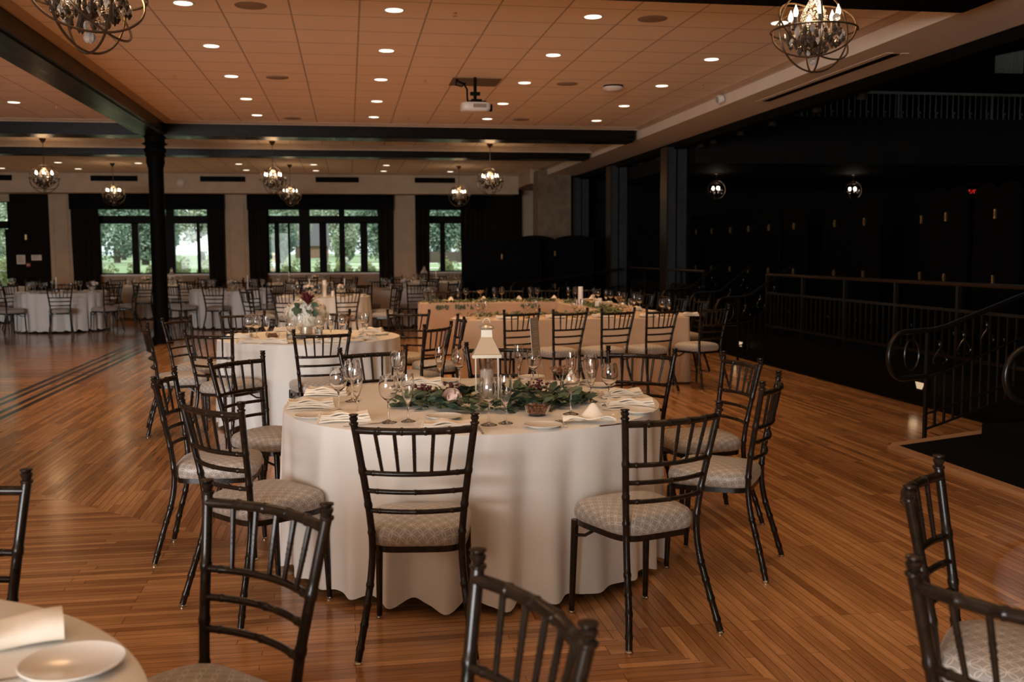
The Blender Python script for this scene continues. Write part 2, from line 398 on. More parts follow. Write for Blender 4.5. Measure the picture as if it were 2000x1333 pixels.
# pilasters with raised panels
for i,(a,b_) in enumerate([(-7.98,-7.40),(-3.36,-2.74),(1.30,1.92)]):
    mb=MB().box(a,b_,29.05,29.3,0,3.14)
    for z0,z1 in ((.12,1.02),(1.09,1.62),(1.70,2.32),(2.38,2.98)):
        mb.box(a+.10,b_-.10,29.035,29.05,z0,z0+.02).box(a+.10,b_-.10,29.035,29.05,z1-.02,z1).box(a+.10,a+.12,29.035,29.05,z0,z1).box(b_-.12,b_-.10,29.035,29.05,z0,z1)
    struct('wall_pilaster_%d'%(i+1),mb,M_tan)
tn+=1; struct('trim_%d'%tn,MB().box(-6.95,-3.5,29.1,29.32,.90,.945),M_sill)
tn+=1; struct('trim_%d'%tn,MB().box(-2.40,1.05,29.1,29.32,.90,.945),M_sill)
tn+=1; struct('trim_%d'%tn,MB().box(2.15,3.45,29.1,29.32,.90,.945),M_sill)
# textured beige pier + curved wall at right
mb=MB()
mb.box(4.85,5.72,25.6,26.3,0,3.6)
struct('wall_pier',mb,M_stone)
# windows
def window(name,x0,x1,muls,trans):
    root=empty(name,(0,0,0)); root['kind']='structure'
    y=29.42
    mb=MB()
    zb,zt=.95,2.80
    mb.box(x0-.02,x1+.02,y-.05,y+.05,zb-.04,zb+.03).box(x0-.02,x1+.02,y-.05,y+.05,2.74,2.84)
    mb.box(x0,x1,y-.06,y+.06,2.35,2.57)
    for a,b_ in muls: mb.box(a,b_,y-.06,y+.06,zb,2.38)
    for a,b_ in trans: mb.box(a,b_,y-.07,y+.07,zb,2.8)
    obj('window_frame',mb,M_frame,root,smooth=False)
    obj('window_pane',MB().box(x0,x1,y-.004,y+.004,zb,2.8),M_pane,root,smooth=False)
window('window_1',-6.95,-3.5,[(-5.99+.07,-5.75),(-5.05,-4.99),(-4.18,-4.10),(-6.9,-6.75)],[(-5.40,-5.20),(-4.99,-4.78),(-3.6,-3.5),(-6.95,-6.85)])
window('window_2',-2.40,1.05,[(-2.05,-1.92),(-1.68,-1.62),(-.80,-.60),(.36,.56)],[(-1.36,-1.06),(-.24,-.08),(.95,1.05),(-2.4,-2.2)])
window('window_3',2.15,3.45,[(2.66,2.80)],[(2.15,2.24),(3.3,3.45)])
# glazed exit door at far left
d=empty('door_1',(0,0,0)); d['kind']='structure'
mb=MB(); y=29.38
mb.box(-10.2,-10.08,y-.07,y+.07,0,2.98).box(-9.12,-9.0,y-.07,y+.07,0,2.98).box(-10.2,-9.0,y-.07,y+.07,2.93,3.0).box(-10.2,-9.0,y-.07,y+.07,2.22,2.42)
mb.box(-10.08,-9.97,y-.04,y+.04,0,2.2).box(-9.21,-9.12,y-.04,y+.04,0,2.2).box(-10.08,-9.12,y-.04,y+.04,0,.25)
obj('door_frame',mb,M_frame,d,smooth=False)
obj('door_pane',MB().box(-10.1,-9.1,y-.004,y+.004,.1,2.95),M_pane,d,smooth=False)
obj('push_bar',MB().tube([(-10.0,y-.09,1.05),(-9.2,y-.09,1.05)],.02).box(-9.24,-9.2,y-.09,y,1.03,1.07),M_silver,d)
# hall shell
struct('wall_hall_right',MB().box(18,18.2,-8,30,0,9),M_hall)
struct('wall_hall_far',MB().box(6.0,18.2,29.8,30,0,9).box(5.72,18,27.2,27.4,0,3.9),M_hall)
struct('wall_hall_above',MB().box(6.2,6.4,-8,29.8,4.2,9),M_hall)
struct('wall_back',MB().box(-12.2,-11,-8.2,-8,0,4).box(-3,18.2,-8.2,-8,0,9).box(-11,-3,-8.2,-8,0,.6).box(-11,-3,-8.2,-8,2.9,4),M_cream)
struct('ceiling_hall',MB().box(6.2,18.2,-8,30,9,9.2),M_hall)
struct('ceiling_attic',MB().box(-12.2,6.4,-8.2,30,4.2,4.3),M_hall)
bw=empty('window_4',(0,0,0)); bw['kind']='structure'
mb=MB()
for x in (-11,-9,-7,-5,-3.1): mb.box(x,x+.1,-8.15,-8.0,.6,2.9)
mb.box(-11,-3,-8.15,-8,.6,.7).box(-11,-3,-8.15,-8,2.8,2.9)
obj('window_frame',mb,M_frame,bw,smooth=False)
obj('window_pane',MB().box(-11,-3,-8.1,-8.09,.6,2.9),M_pane,bw,smooth=False)
# raised black platform with two flights of steps
PZ=.36
struct('floor_platform',MB().box(5.45,18,-8,30,-.2,PZ),M_black)
struct('floor_steps_near',MB().box(4.10,5.45,3.0,6.95,0,.02).add([(4.06,6.95,0),(5.45,6.95,0),(5.45,7.45,0),(4.06,6.95,.02),(5.45,6.95,.02),(5.45,7.45,.02)],[(0,2,1),(3,4,5),(0,1,4,3),(1,2,5,4),(2,0,3,5)]).box(4.75,5.45,3.0,6.9,.02,.18),M_carpet)
tn+=1; struct('trim_%d'%tn,MB().box(4.02,4.10,3.0,6.97,0,.024).tube([(4.06,6.98,.01),(5.45,7.5,.01)],.03,4),M_nose)
tn+=1; struct('trim_%d'%tn,MB().box(5.42,5.48,-8,27,0,.035),M_black)

# ------------------------------------------------------------------ chairs
def bamboo(path,r0,r1,rings,seg=10,sub=10):
    """smooth path through points with small bamboo rings at given fractions"""
    P=[Vector(p) for p in path]
    def cr(t):
        n=len(P)-1; x=t*n; i=min(int(x),n-1); u=x-i
        p0=P[max(i-1,0)];p1=P[i];p2=P[i+1];p3=P[min(i+2,n)]
        return .5*((2*p1)+(p2-p0)*u+(2*p0-5*p1+4*p2-p3)*u*u+(3*p1-p0-3*p2+p3)*u**3)
    ts=[i/sub for i in range(sub+1)]
    for g in rings: ts+= [g-.012,g-.006,g+.006,g+.012]
    ts=sorted(t for t in set(ts) if 0<=t<=1)
    pts=[];rr=[]
    for t in ts:
        r=r0+(r1-r0)*t
        if any(abs(t-g)<.009 for g in rings): r*=1.16
        pts.append(cr(t)); rr.append(r)
    return pts,rr
def make_chair():
    c=empty('chiavari_chair'); c['category']='chair'; c['label']=''
    # rear legs run on up as back posts
    for s in (-1,1):
        p,r=bamboo([(s*.215,-.285,.012),(s*.19,-.245,.16),(s*.172,-.205,.30),(s*.166,-.19,.42),(s*.176,-.20,.56),(s*.198,-.23,.74),(s*.218,-.255,.885)],.0135,.0135,[.06,.14,.22,.30,.56,.68,.80],12,18)
        lg=obj('leg',MB().tube(p,r,12),M_chair,c)
        obj('finial',MB().lathe([(.0135,0),(.017,.004),(.017,.009),(.011,.013),(.0155,.022),(.016,.028),(.011,.033),(.017,.037),(.017,.041),(.0,.043)],12,(s*.2185,-.2555,.880)),M_chair,lg)
        obj('glide',MB().lathe([(.009,0),(.015,.0),(.016,.006),(.010,.012),(.010,.016)],10,(s*.215,-.285,0)),M_foot,lg)
        p,r=bamboo([(s*.185,.185,.012),(s*.182,.178,.2),(s*.178,.170,.40)],.0115,.0165,[],12,4)
        lg=obj('leg',MB().tube(p,r,12),M_chair,c)
        obj('glide',MB().lathe([(.009,0),(.014,.0),(.015,.006),(.009,.012),(.009,.016)],10,(s*.185,.185,0)),M_foot,lg)
        obj('brace',MB().tube([(s*.18,.170,.335),(s*.172,.10,.35),(s*.150,.04,.39)],.007,6),M_chair,c)
    def rail(z,xw,y,bow,r,name,rings):
        pts=[(xw*t,y-bow*(1-t*t),z) for t in (-1,-.75,-.5,-.25,0,.25,.5,.75,1)]
        p,rr=bamboo(pts,r,r,rings,10,12)
        return obj(name,MB().tube(p,rr,10),M_chair,c)
    rail(.862,.213,-.250,.045,.0135,'top_rail',[.2,.4,.6,.8])
    rail(.700,.190,-.222,.042,.0100,'back_rail',[.1,.9])
    rail(.630,.183,-.211,.040,.0095,'back_rail',[.12,.5,.88])
    rail(.553,.175,-.199,.036,.0095,'back_rail',[.12,.5,.88])
    for k in range(-2,3):
        t=k/3.0
        a=(t*.213,-.250-.045*(1-t*t),.862); b_=(t*.178,-.222-.042*(1-t*t),.700)
        p,rr=bamboo([a,((a[0]+b_[0])/2,(a[1]+b_[1])/2,(a[2]+b_[2])/2),b_],.0075,.0062,[.42,.5,.58],8,6)
        obj('spindle',MB().tube(p,rr,8),M_chair,c)
    # seat frame: rounded trapezoid ring
    def outline(scale,n=48):
        out=[]
        for i in range(n):
            a=2*PI*i/n; ca,sa=math.cos(a),math.sin(a)
            e=.42; x=abs(ca)**e*(1 if ca>=0 else -1); y=abs(sa)**e*(1 if sa>=0 else -1)
            wdt=.172+.030*(y+1)/2
            out.append((x*wdt*scale,(y*.192 - .002)*scale))
        return out
    ou=outline(1.0); inn=outline(.90); n=len(ou); v=[];f=[]
    for (x,y) in ou: v.append((x,y,.388))
    for (x,y) in ou: v.append((x,y,.420))
    for (x,y) in inn: v.append((x,y,.420))
    for (x,y) in inn: v.append((x,y,.388))
    for k in range(4):
        for i in range(n):
            j=(i+1)%n; f.append((k*n+i,k*n+j,((k+1)%4)*n+j,((k+1)%4)*n+i))
    obj('seat_frame',MB().add(v,f),M_chair,c)
    # cushion with ring patterned fabric
    rings=[(.94,.404),(1.0,.412),(1.035,.425),(1.045,.445),(1.03,.464),(.98,.478),(.88,.488),(.7,.496),(.5,.501),(.25,.504)]
    mb=MB(); v=[];uv=[]
    base=outline(1.0)
    arc=[0]*len(rings)
    for q in range(len(rings)-2,-1,-1):
        d=abs(rings[q][0]-rings[q+1][0])*.19+abs(rings[q][1]-rings[q+1][1]); arc[q]=arc[q+1]+d
    for q,(s_,z) in enumerate(rings):
        for (x,y) in base:
            v.append((x*s_,y*s_,z)); L=math.hypot(x,y); rr=arc[q]+.25*L; uv.append((x/L*rr,y/L*rr))
    f=[]
    for q in range(len(rings)-1):
        for i in range(n):
            j=(i+1)%n; f.append((q*n+i,q*n+j,(q+1)*n+j,(q+1)*n+i))
    v.append((0,-.002,.505)); uv.append((0,0)); ctr=len(v)-1
    for i in range(n): f.append(((len(rings)-1)*n+i,(len(rings)-1)*n+(i+1)%n,ctr))
    f.append(tuple(range(n))[::-1])
    mb.add(v,f); obj('seat_cushion',mb,M_fab,c,uv=uv)
    return c
CH=proto(make_chair())
def seat_chair(x,y,face,label,group,jit=0):
    """face: direction (dx,dy) the sitter looks"""
    rz=math.atan2(-face[0],face[1])+jit
    return CH.put((x,y,0),rz,'black chiavari chair, '+label,group)
def chair_posts(a,b_,sgn,label,group,toward=None):
    """a,b = back post tops; sgn +1: sitter looks to the left normal of a->b"""
    mx,my=(a[0]+b_[0])/2,(a[1]+b_[1])/2
    dx,dy=b_[0]-a[0],b_[1]-a[1]; L=math.hypot(dx,dy); nx,ny=-dy/L*sgn,dx/L*sgn
    if toward:
        tx,ty=toward[0]-mx,toward[1]-my; L=math.hypot(tx,ty); nx,ny=tx/L,ty/L
    return seat_chair(mx+nx*.255,my+ny*.255,(nx,ny),label,group)
T1=(.60,4.94); T2=(-.35,9.12); T3=(-.43,17.7)
g1='chairs around the nearest full table'
chair_posts((.00,3.63),(.45,3.57),1,'back square to the camera, centre front of the nearest full table',g1)
chair_posts((.99,3.55),(1.42,3.69),1,'whole seat showing, right front of the nearest full table',g1)
chair_posts((1.80,4.19),(2.07,4.60),1,'front one of two at right of the nearest full table',g1)
chair_posts((2.19,5.11),(2.15,5.55),1,'rear one of two at right of the nearest full table',g1)
chair_posts((-.92,4.95),(-.90,5.38),-1,'edge-on, far left of the nearest full table',g1)
chair_posts((-.71,4.37),(-.42,4.02),1,'left front of the nearest full table',g1)
chair_posts((-.77,5.80),(-.52,6.14),-1,'left rear of the nearest full table, facing right',g1)
chair_posts((-.06,6.23),(.35,6.38),-1,'facing the camera at the rear left of the nearest full table',g1)
chair_posts((.74,6.46),(1.19,6.40),-1,'facing the camera behind the lantern on the nearest full table',g1)
chair_posts((1.58,6.02),(1.92,5.74),-1,'facing the camera at the rear right of the nearest full table',g1)
g2='chairs around the second table'
chair_posts((-1.27,8.05),(-.88,7.93),1,'at the left front of the table with the white flower ball',g2,(-.45,9.1))
chair_posts((-.43,7.83),(.01,7.93),1,'back to the camera, in front of the white flower ball table',g2)
chair_posts((-1.73,8.95),(-1.60,8.55),-1,'outermost at the left of the white flower ball table, seen edge-on',g2,(-.35,9.0))
chair_posts((-1.68,9.55),(-1.50,9.92),-1,'rear left of the white flower ball table beside the black column',g2)
chair_posts((-1.27,10.5),(-.88,10.55),-1,'facing the camera behind the left glasses of the flower ball table',g2)
chair_posts((-.42,10.62),(0.0,10.55),-1,'facing the camera directly behind the white flower ball',g2)
chair_posts((.40,10.40),(.80,10.28),-1,'facing the camera at the rear right of the flower ball table',g2)
chair_posts((.60,8.16),(.86,8.52),1,'back to the camera at the right front of the flower ball table',g2)
chair_posts((1.02,9.50),(1.03,9.06),-1,'seen edge-on, leaning back, right of the flower ball table',g2)
# foreground chairs belonging to tables beside the camera
gf='foreground chair backs'
chair_posts((-.36,2.63),(-.07,2.34),-1,'blurred, back toward the table, lower left foreground',gf)
chair_posts((.24,1.91),(.36,1.49),-1,'blurred foreground back rising from the bottom edge at centre',gf)
chair_posts((1.37,2.26),(1.63,2.56),-1,'foreground back at the right edge, upper of the two, seen edge-on',gf)
chair_posts((1.05,1.72),(1.32,1.37),1,'foreground back cut off in the lower right corner, nearest of all',gf)
chair_posts((-.88,2.86),(-1.30,2.80),1,'foreground, cut off by the left edge above the corner table',gf)
# head table chairs
gh='chairs along the champagne head table'
for i,(a,b_) in enumerate([((1.54,10.05),(1.96,10.22)),((2.05,10.03),(2.45,10.16)),((2.56,10.02),(2.96,10.18)),((3.06,10.05),(3.46,10.30)),((3.72,10.28),(4.12,10.50))]):
    chair_posts(a,b_,1,['first from the left along the front of the champagne head table','second from the left along the front of the champagne head table','middle one of the five along the front of the champagne head table','fourth from the left along the front of the champagne head table','last on the right along the front of the champagne head table'][i],gh,((a[0]+b_[0])/2-1.3,13))
for i,y in enumerate((12.0,12.75,13.5,14.2,14.9)):
    seat_chair(4.10,y,(-1,-.05),['nearest','second nearest','middle','fourth','farthest'][i]+' in the row right of the head table',gh)
for i,x in enumerate((1.4,2.0,2.6,3.2,3.8)):
    seat_chair(x,15.95,(0,-1),'far row of the head table, '+['leftmost','second from left','middle','fourth from left','rightmost'][i],gh)

# ------------------------------------------------------------------ table cloths and tables
def cloth_round(r,seed,z=.76,folds=27,seg=360,rows=16,amp=.052,flare=.012):
    rnd=random.Random(seed); p=[rnd.uniform(0,2*PI) for _ in range(6)]
    v=[];f=[]
    def fold(a,t):
        ph=folds*a+.75*math.sin(3*a+p[0])+.45*math.sin(7*a+p[1])
        amp_=.62+.38*math.sin(4*a+p[2])
        s_=math.sin(ph+.25*math.sin(t*2.2+3*a+p[3]))
        s2=.30*math.sin(2.0*ph+p[4])*t
        return amp_*(s_*(1-.25*s_)+s2)
    for rr in (.0,.3,.6,.85,.985):
        for k in range(seg):
            a=2*PI*k/seg; v.append((r*rr*math.cos(a),r*rr*math.sin(a),z))
    for i in range(rows+1):
        t=i/rows
        for k in range(seg):
            a=2*PI*k/seg; g=min(1,t*1.25)**.7; fo=fold(a,t)
            rad=r+flare*t+g*amp*fo
            zz=z-.006-(z-.045)*t-.020*fo*t
            if i==0: zz=z-.004; rad=r-.001
            v.append((rad*math.cos(a),rad*math.sin(a),max(zz,.008)))
    n=5+rows+1
    for i in range(n-1):
        for k in range(seg):
            k2=(k+1)%seg; f.append((i*seg+k,(i+1)*seg+k,(i+1)*seg+k2,i*seg+k2))
    return MB().add(v,f)
def round_table(x,y,r,seed,clab,far=False):
    t=empty('round_table',(x,y,0)); tag(t,'round folding table hidden by its cloth: '+clab.split(' on the ')[-1].split(',')[0],'table','round banquet tables')
    obj('tabletop',MB().lathe([(0,.73),(r-.03,.73),(r-.02,.742),(r-.03,.754),(0,.754)],48),M_beam,t)
    for sx_,sy_ in ((-1,-1),(1,-1),(1,1),(-1,1)):
        obj('leg',MB().tube([(sx_*.45*r,sy_*.45*r,0),(sx_*.42*r,sy_*.42*r,.73)],.016,8),M_chair,t)
    c=obj('tablecloth',cloth_round(r,seed,seg=360 if not far else 220,rows=16 if not far else 8,amp=.040 if not far else .032),M_cloth,None,(x,y,0))
    tag(c,clab,'tablecloth','round white tablecloths')
    return c
round_table(*T1,.925,3,'white floor-length cloth on the nearest full table')
round_table(*T2,.80,5,'white floor-length cloth on the flower ball table, second back on the left')
round_table(*T3,.80,8,'white cloth on the small-looking table behind the flower ball table')
round_table(-1.18,1.52,.86,9,'white cloth on the blurred corner table at lower left')
FAR=[(-5.62,21.1,'long table left of the black column, nearest there'),(-2.35,21.3,'far table right of the black column'),(.98,21.0,'far table in front of the middle window wall'),
     (-8.1,24.3,'far table by the exit door'),(-4.55,24.9,'far table just behind the black column'),(-1.15,25.3,'back row table under the middle window'),(2.2,25.6,'back row table under the narrow right window'),(-1.9,28.0,None)]
FAR=FAR[:7]
SHORT=['left far table beside the column','far table right of the column','far table before the middle window','farthest left table by the exit door','back table behind the column','back table under the middle window','back table under the narrow window']
for i,(x,y,_) in enumerate(FAR):
    round_table(x,y,.86,20+i,'white cloth on the '+SHORT[i],True)
DIRS={0:'near side',1:'near right side',2:'right side',3:'far right side',4:'far side',5:'far left side',6:'left side',7:'near left side'}
def ring_chairs(x,y,r,short,rot,group,skip=(),n=8):
    for k in range(n):
        if k in skip: continue
        a=-PI/2+2*PI*k/n+rot+random.uniform(-.08,.08); d=r+.25+random.uniform(-.02,.08)
        cx,cy=x+d*math.cos(a),y+d*math.sin(a)
        seat_chair(cx,cy,(-math.cos(a),-math.sin(a)),'%s of the %s'%(DIRS[k],short),group,random.uniform(-.18,.18))
rots=[.25,-.1,.18,.3,0,.2,-.15]
for i,(x,y,_) in enumerate(FAR): ring_chairs(x,y,.86,SHORT[i],rots[i],'chairs at the far round tables')
ring_chairs(*T3,.80,'candle table behind the flower ball',.33,'chairs at the candle table')

# head table: three long tables set in a bracket
def cloth_path(poly,z,seed,amp=.018):
    """poly: rounded rectangle half sizes (hx,hy)"""
    hx,hy=poly; rnd=random.Random(seed); n=240; cr_=.07
    pts=[];nor=[];L=0
    segs=[]
    per=2*(2*hx+2*hy)
    for k in range(n):
        s=per*k/n
        for (dx,dy,ln,ox,oy) in ((1,0,2*hx,-hx,-hy),(0,1,2*hy,hx,-hy),(-1,0,2*hx,hx,hy),(0,-1,2*hy,-hx,hy)):
            if s<=ln: x=ox+dx*s; y=oy+dy*s; nx,ny=dy,-dx; break
            s-=ln
        pts.append((x,y)); nor.append((nx,ny))
    # smooth corners
    for _ in range(3):
        pts=[((pts[i-1][0]+pts[i][0]*2+pts[(i+1)%n][0])/4,(pts[i-1][1]+pts[i][1]*2+pts[(i+1)%n][1])/4) for i in range(n)]
        nor=[((nor[i-1][0]+nor[i][0]*2+nor[(i+1)%n][0])/4,(nor[i-1][1]+nor[i][1]*2+nor[(i+1)%n][1])/4) for i in range(n)]
    w_=[(rnd.uniform(6,16),rnd.uniform(0,6.3)) for _ in range(4)]
    def fold(i):
        s=per*i/n; wr=2*PI/per
        return sum(math.sin(round(a/wr)*wr*s+p) for a,p in w_)/4
    rows=8; v=[];f=[]
    for i in range(n): v.append((pts[i][0]*.6,pts[i][1]*.6,z))
    for i in range(n): v.append((pts[i][0]*.985,pts[i][1]*.985,z))
    for r_ in range(rows+1):
        t=r_/rows; g=min(1,t*1.4); g=g*g*(3-2*g)
        for i in range(n):
            d=.012*t+g*amp*fold(i)*2
            v.append((pts[i][0]+nor[i][0]*d,pts[i][1]+nor[i][1]*d,(z-.004)-(z-.024)*t if r_ else z-.003))
    v.append((0,0,z)); c=len(v)-1
    for i in range(n): f.append((c,i,(i+1)%n))
    for r_ in range(rows+2):
        for i in range(n):
            j=(i+1)%n; f.append((r_*n+i,(r_+1)*n+i,(r_+1)*n+j,r_*n+j))
    return MB().add(v,f)
def long_table(cx,cy,hx,hy,seed,lab):
    t=empty('banquet_table',(cx,cy,0)); tag(t,'long folding table hidden under the '+lab.split(',')[0].replace('champagne cloth on the ','cloth of the ').replace(' of the head table',' of the head table'),'table','head tables')
    obj('tabletop',MB().box(-hx+.03,hx-.03,-hy+.03,hy-.03,.73,.754),M_beam,t,smooth=False)
    for sx_ in (-1,1):
        for sy_ in (-1,1): obj('leg',MB().tube([(sx_*(hx-.12),sy_*(hy-.1),0),(sx_*(hx-.12),sy_*(hy-.1),.73)],.016,8),M_chair,t)
    c=obj('tablecloth',cloth_path((hx,hy),.76,seed),M_cloth2,None,(cx,cy,0)); tag(c,lab,'tablecloth','champagne head table cloths')
long_table(2.50,11.25,1.31,.40,1,'champagne cloth on the front run of the head table, glasses and plates on it')
long_table(3.42,13.13,.38,1.44,2,'champagne cloth on the right run of the head table, candles on it')
long_table(2.42,15.00,1.38,.40,3,'champagne cloth on the far run of the head table, garland along its edge')

# ------------------------------------------------------------------ tableware
TZ=.7605
def wine_glass(kind):
    if kind=='wine':
        pr=[(.0,.0),(.036,.0),(.037,.0015),(.028,.005),(.008,.013),(.0042,.022),(.0038,.085),(.006,.094),(.020,.104),(.035,.122),(.0415,.144),(.0425,.158),(.039,.182),(.0345,.205),
            (.0333,.205),(.038,.182),(.0413,.158),(.0403,.144),(.034,.123),(.019,.1055),(.0,.100)]
    elif kind=='flute':
        pr=[(.0,.0),(.032,.0),(.033,.0015),(.024,.005),(.007,.012),(.004,.02),(.0036,.068),(.006,.076),(.014,.09),(.023,.12),(.0275,.15),(.028,.175),(.0245,.212),
            (.0235,.212),(.027,.175),(.0264,.15),(.022,.121),(.013,.091),(.0,.080)]
    else:
        pr=[(.0,.0),(.040,.0),(.041,.0015),(.030,.004),(.006,.010),(.0036,.02),(.0036,.10),(.006,.105),(.058,.165),(.057,.165),(.005,.108),(.0,.107)]
    return MB().lathe(pr,20)
def mk(name,mb,m,cat,smooth=True,uv=None):
    o=obj(name,mb,m,smooth=smooth,uv=uv); o['category']=cat; o['label']=''; return proto(o)
P_wine=mk('wine_glass',wine_glass('wine'),M_glass,'wine glass')
P_flute=mk('champagne_flute',wine_glass('flute'),M_glass,'champagne flute')
t=empty('dessert_glass'); t['category']='dessert glass'; t['label']=''
obj('glass_bowl',wine_glass('martini'),M_glass,t)
mb=MB()
for k in range(60):
    a=random.uniform(0,2*PI); q=random.random(); zz=.125+.05*random.random(); rr=(zz-.108)/.06*.05*math.sqrt(q)
    rr=min(rr,.047); mb.ball((rr*math.cos(a),rr*math.sin(a),zz),.0065,6,4)
fl=obj('nuts',mb,M_nuts,t); fl['kind']='stuff'; P_mart=proto(t)
P_plate=mk('bread_plate',MB().lathe([(0,.001),(.05,.0),(.055,.003),(.078,.012),(.082,.0145),(.081,.0165),(.076,.0145),(.053,.0065),(0,.005)],40),M_plate,'plate')
def fork_mesh():
    mb=MB(); mb.box(-.006,.006,-.095,-.03,.001,.0035); mb.box(-.003,.003,-.03,.045,.002,.005); mb.box(-.011,.011,.045,.06,.001,.003)
    for k in range(4): mb.box(-.011+k*.0064,-.0084+k*.0064,.06,.10,.001,.0032)
    return mb
P_fork=mk('fork',fork_mesh(),M_silver,'fork',False)
P_knife=mk('knife',MB().add([(-.006,-.10,.001),(.006,-.10,.001),(.005,.0,.001),(.009,.02,.001),(.009,.08,.001),(0,.115,.001),(-.004,.08,.001),(-.004,.0,.001),(-.006,-.10,.006),(.006,-.10,.006),(.005,.0,.006),(.009,.02,.0025),(.009,.08,.0025),(0,.115,.002),(-.004,.08,.0035),(-.004,.0,.006)],[tuple(range(7,-1,-1)),tuple(range(8,16))]+[(i,(i+1)%8,8+(i+1)%8,8+i) for i in range(8)]),M_silver,'knife',False)
def napkin_flat(seed):
    rnd=random.Random(seed); mb=MB()
    for L in range(4):
        n=14; m_=5; w_=.052-.003*L; ln=.115-.004*L; z0=.002+L*.009; off=rnd.uniform(-.006,.006)
        v=[];f=[]
        for side in (0,1):
            for i in range(n+1):
                for j in range(m_+1):
                    x=-ln+2*ln*i/n; y=(-w_+2*w_*j/m_)*(1-.18*(i/n)*L/4)+off+L*.004
                    z=z0+side*.0075+.006*math.sin(i*.8+L)*(L/4)+.006*math.sin(j*1.6+i*.3)
                    v.append((x,y,max(z,.0005)))
        st=(n+1)*(m_+1)
        for i in range(n):
            for j in range(m_):
                a=i*(m_+1)+j; f.append((a,a+1,a+m_+2,a+m_+1)); f.append((st+a,st+a+m_+1,st+a+m_+2,st+a+1))
        for i in range(n):
            for j in (0,m_):
                a=i*(m_+1)+j; f.append((a,a+m_+1,st+a+m_+1,st+a))
        for j in range(m_):
            for i in (0,n):
                a=i*(m_+1)+j; f.append((a,a+1,st+a+1,st+a))
        mb.add(v,f)
    return mb
P_nap=mk('napkin',napkin_flat(2),M_napkin,'napkin')
def napkin_tent():
    mb=MB(); v=[];f=[]; n=20;m_=16
    for i in range(n+1):
        for j in range(m_+1):
            u=i/n*2-1; t_=j/m_*2-1
            x=u*.115; y=t_*.055*(1-.35*abs(u))
            z=.006+.050*math.exp(-((u-.15)**2)/.10-(t_-.1)**2/.6)+.010*(1+math.sin(u*5+t_*2))+.006*(1+math.sin(t_*5+u*2))
            v.append((x,y,z))
    for i in range(n):
        for j in range(m_):
            a=i*(m_+1)+j; f.append((a,a+m_+1,a+m_+2,a+1))
    # underside
    o=len(v); v+= [(x,y,max(.0005,z-.004)) for x,y,z in v]
    f+= [tuple(q+o for q in reversed(ff)) for ff in list(f)]
    for i in range(n):
        for j in (0,m_):
            a=i*(m_+1)+j; f.append((a,a+m_+1,o+a+m_+1,o+a))
    for j in range(m_):
        for i in (0,n):
            a=i*(m_+1)+j; f.append((a,a+1,o+a+1,o+a))
    return mb.add(v,f)
P_tent=mk('napkin',napkin_tent(),M_napkin,'napkin')
mb=MB(); v=[];f=[]; n=14;K=20
for i in range(n+1):
    u=i/n
    for k in range(K):
        a=2*PI*k/K; e=.7
        yy=.062*abs(math.cos(a))**e*math.copysign(1,math.cos(a))*(1-.15*u); zz=(.028+.022*u)*(1+abs(math.sin(a))**e*math.copysign(1,math.sin(a)))*.5+.0005
        v.append((-.12+.24*u,yy+.012*math.sin(u*3),zz+.004*math.sin(u*9)*math.sin(a)**2))
for i in range(n):
    for k in range(K): f.append((i*K+k,(i+1)*K+k,(i+1)*K+(k+1)%K,i*K+(k+1)%K))
f+=[tuple(range(K)),tuple(n*K+k for k in range(K))[::-1]]
P_roll=mk('napkin',mb.add(v,f),M_napkin,'napkin')
P_napf=mk('napkin',MB().box(-.11,.11,-.05,.05,0,.012).box(-.105,.10,-.043,.04,.012,.022),M_napkin,'napkin',False)
def radial(T,x,y): return math.atan2(T[1]-y,T[0]-x)-PI/2   # local +y looks at table centre
N1='the nearest full table'
wine1=[(-.056,4.72,'left front'),(.007,5.04,'left middle'),(.161,4.37,'in front of the left napkin'),(.257,5.52,'left rear'),(.599,5.53,'just left behind the lantern'),(.583,4.224,'in front of the lantern candle'),(.993,5.39,'under the standing menu card'),(.991,4.44,'right of the bowl of nuts'),(1.237,5.07,'right rear'),(1.23,4.66,'frontmost of the right cluster')]
for x,y,p in wine1: P_wine.put((x,y,TZ),0,'stemmed wine glass on %s, %s'%(N1,p),'wine glasses on the nearest full table')
fl1=[(.027,4.64,'left front pair'),(.247,4.38,'in front of the rose'),(.265,5.36,'left rear'),(.50,5.62,'left behind the lantern'),(.660,4.252,'right in front of the lantern'),(.954,5.645,'just left of the standing menu card'),(1.158,5.18,'right rear, behind the dessert glass'),(1.175,4.80,'middle of the right cluster')]
for x,y,p in fl1: P_flute.put((x,y,TZ),0,'tall champagne flute on %s, %s'%(N1,p),'flutes on the nearest full table')
P_mart.put((1.03,4.84,TZ),0,'martini glass heaped with candied nuts on the nearest full table')
for x,y,p in [(.41,4.43,'in front of the rose'),(.80,4.12,'at the left of the peaked napkin'),(1.30,4.42,'at right edge beside the fork'),(-.17,4.56,'at the left edge behind a napkin'),(.546,5.70,'behind the garland left of the lantern'),(1.05,5.76,'below the standing menu card'),(1.36,5.33,'behind the right glasses')]:
    P_plate.put((x,y,TZ),0,'small white bread plate on %s, %s'%(N1,p),'bread plates on the nearest full table')
nap1=[(-.03,4.45,.10,'left front, fanned strips'),(-.19,4.88,.05,'far left, above a silver knife'),(.40,4.13,-.05,'behind the centre front chair'),(1.32,4.60,-.15,'at the right edge under the forks'),(1.36,4.93,.15,'right rear edge'),(-.12,5.30,-.2,'left rear'),(.40,5.60,-.1,'rear left behind the leaves')]
for x,y,a,p in nap1: P_nap.put((x,y,TZ),a,'folded ivory napkin on %s, %s'%(N1,p),'folded napkins on the nearest full table')
P_tent.put((1.02,4.21,TZ),-.15,'ivory napkin folded to a peak on the nearest full table','peaked napkins on the nearest full table')
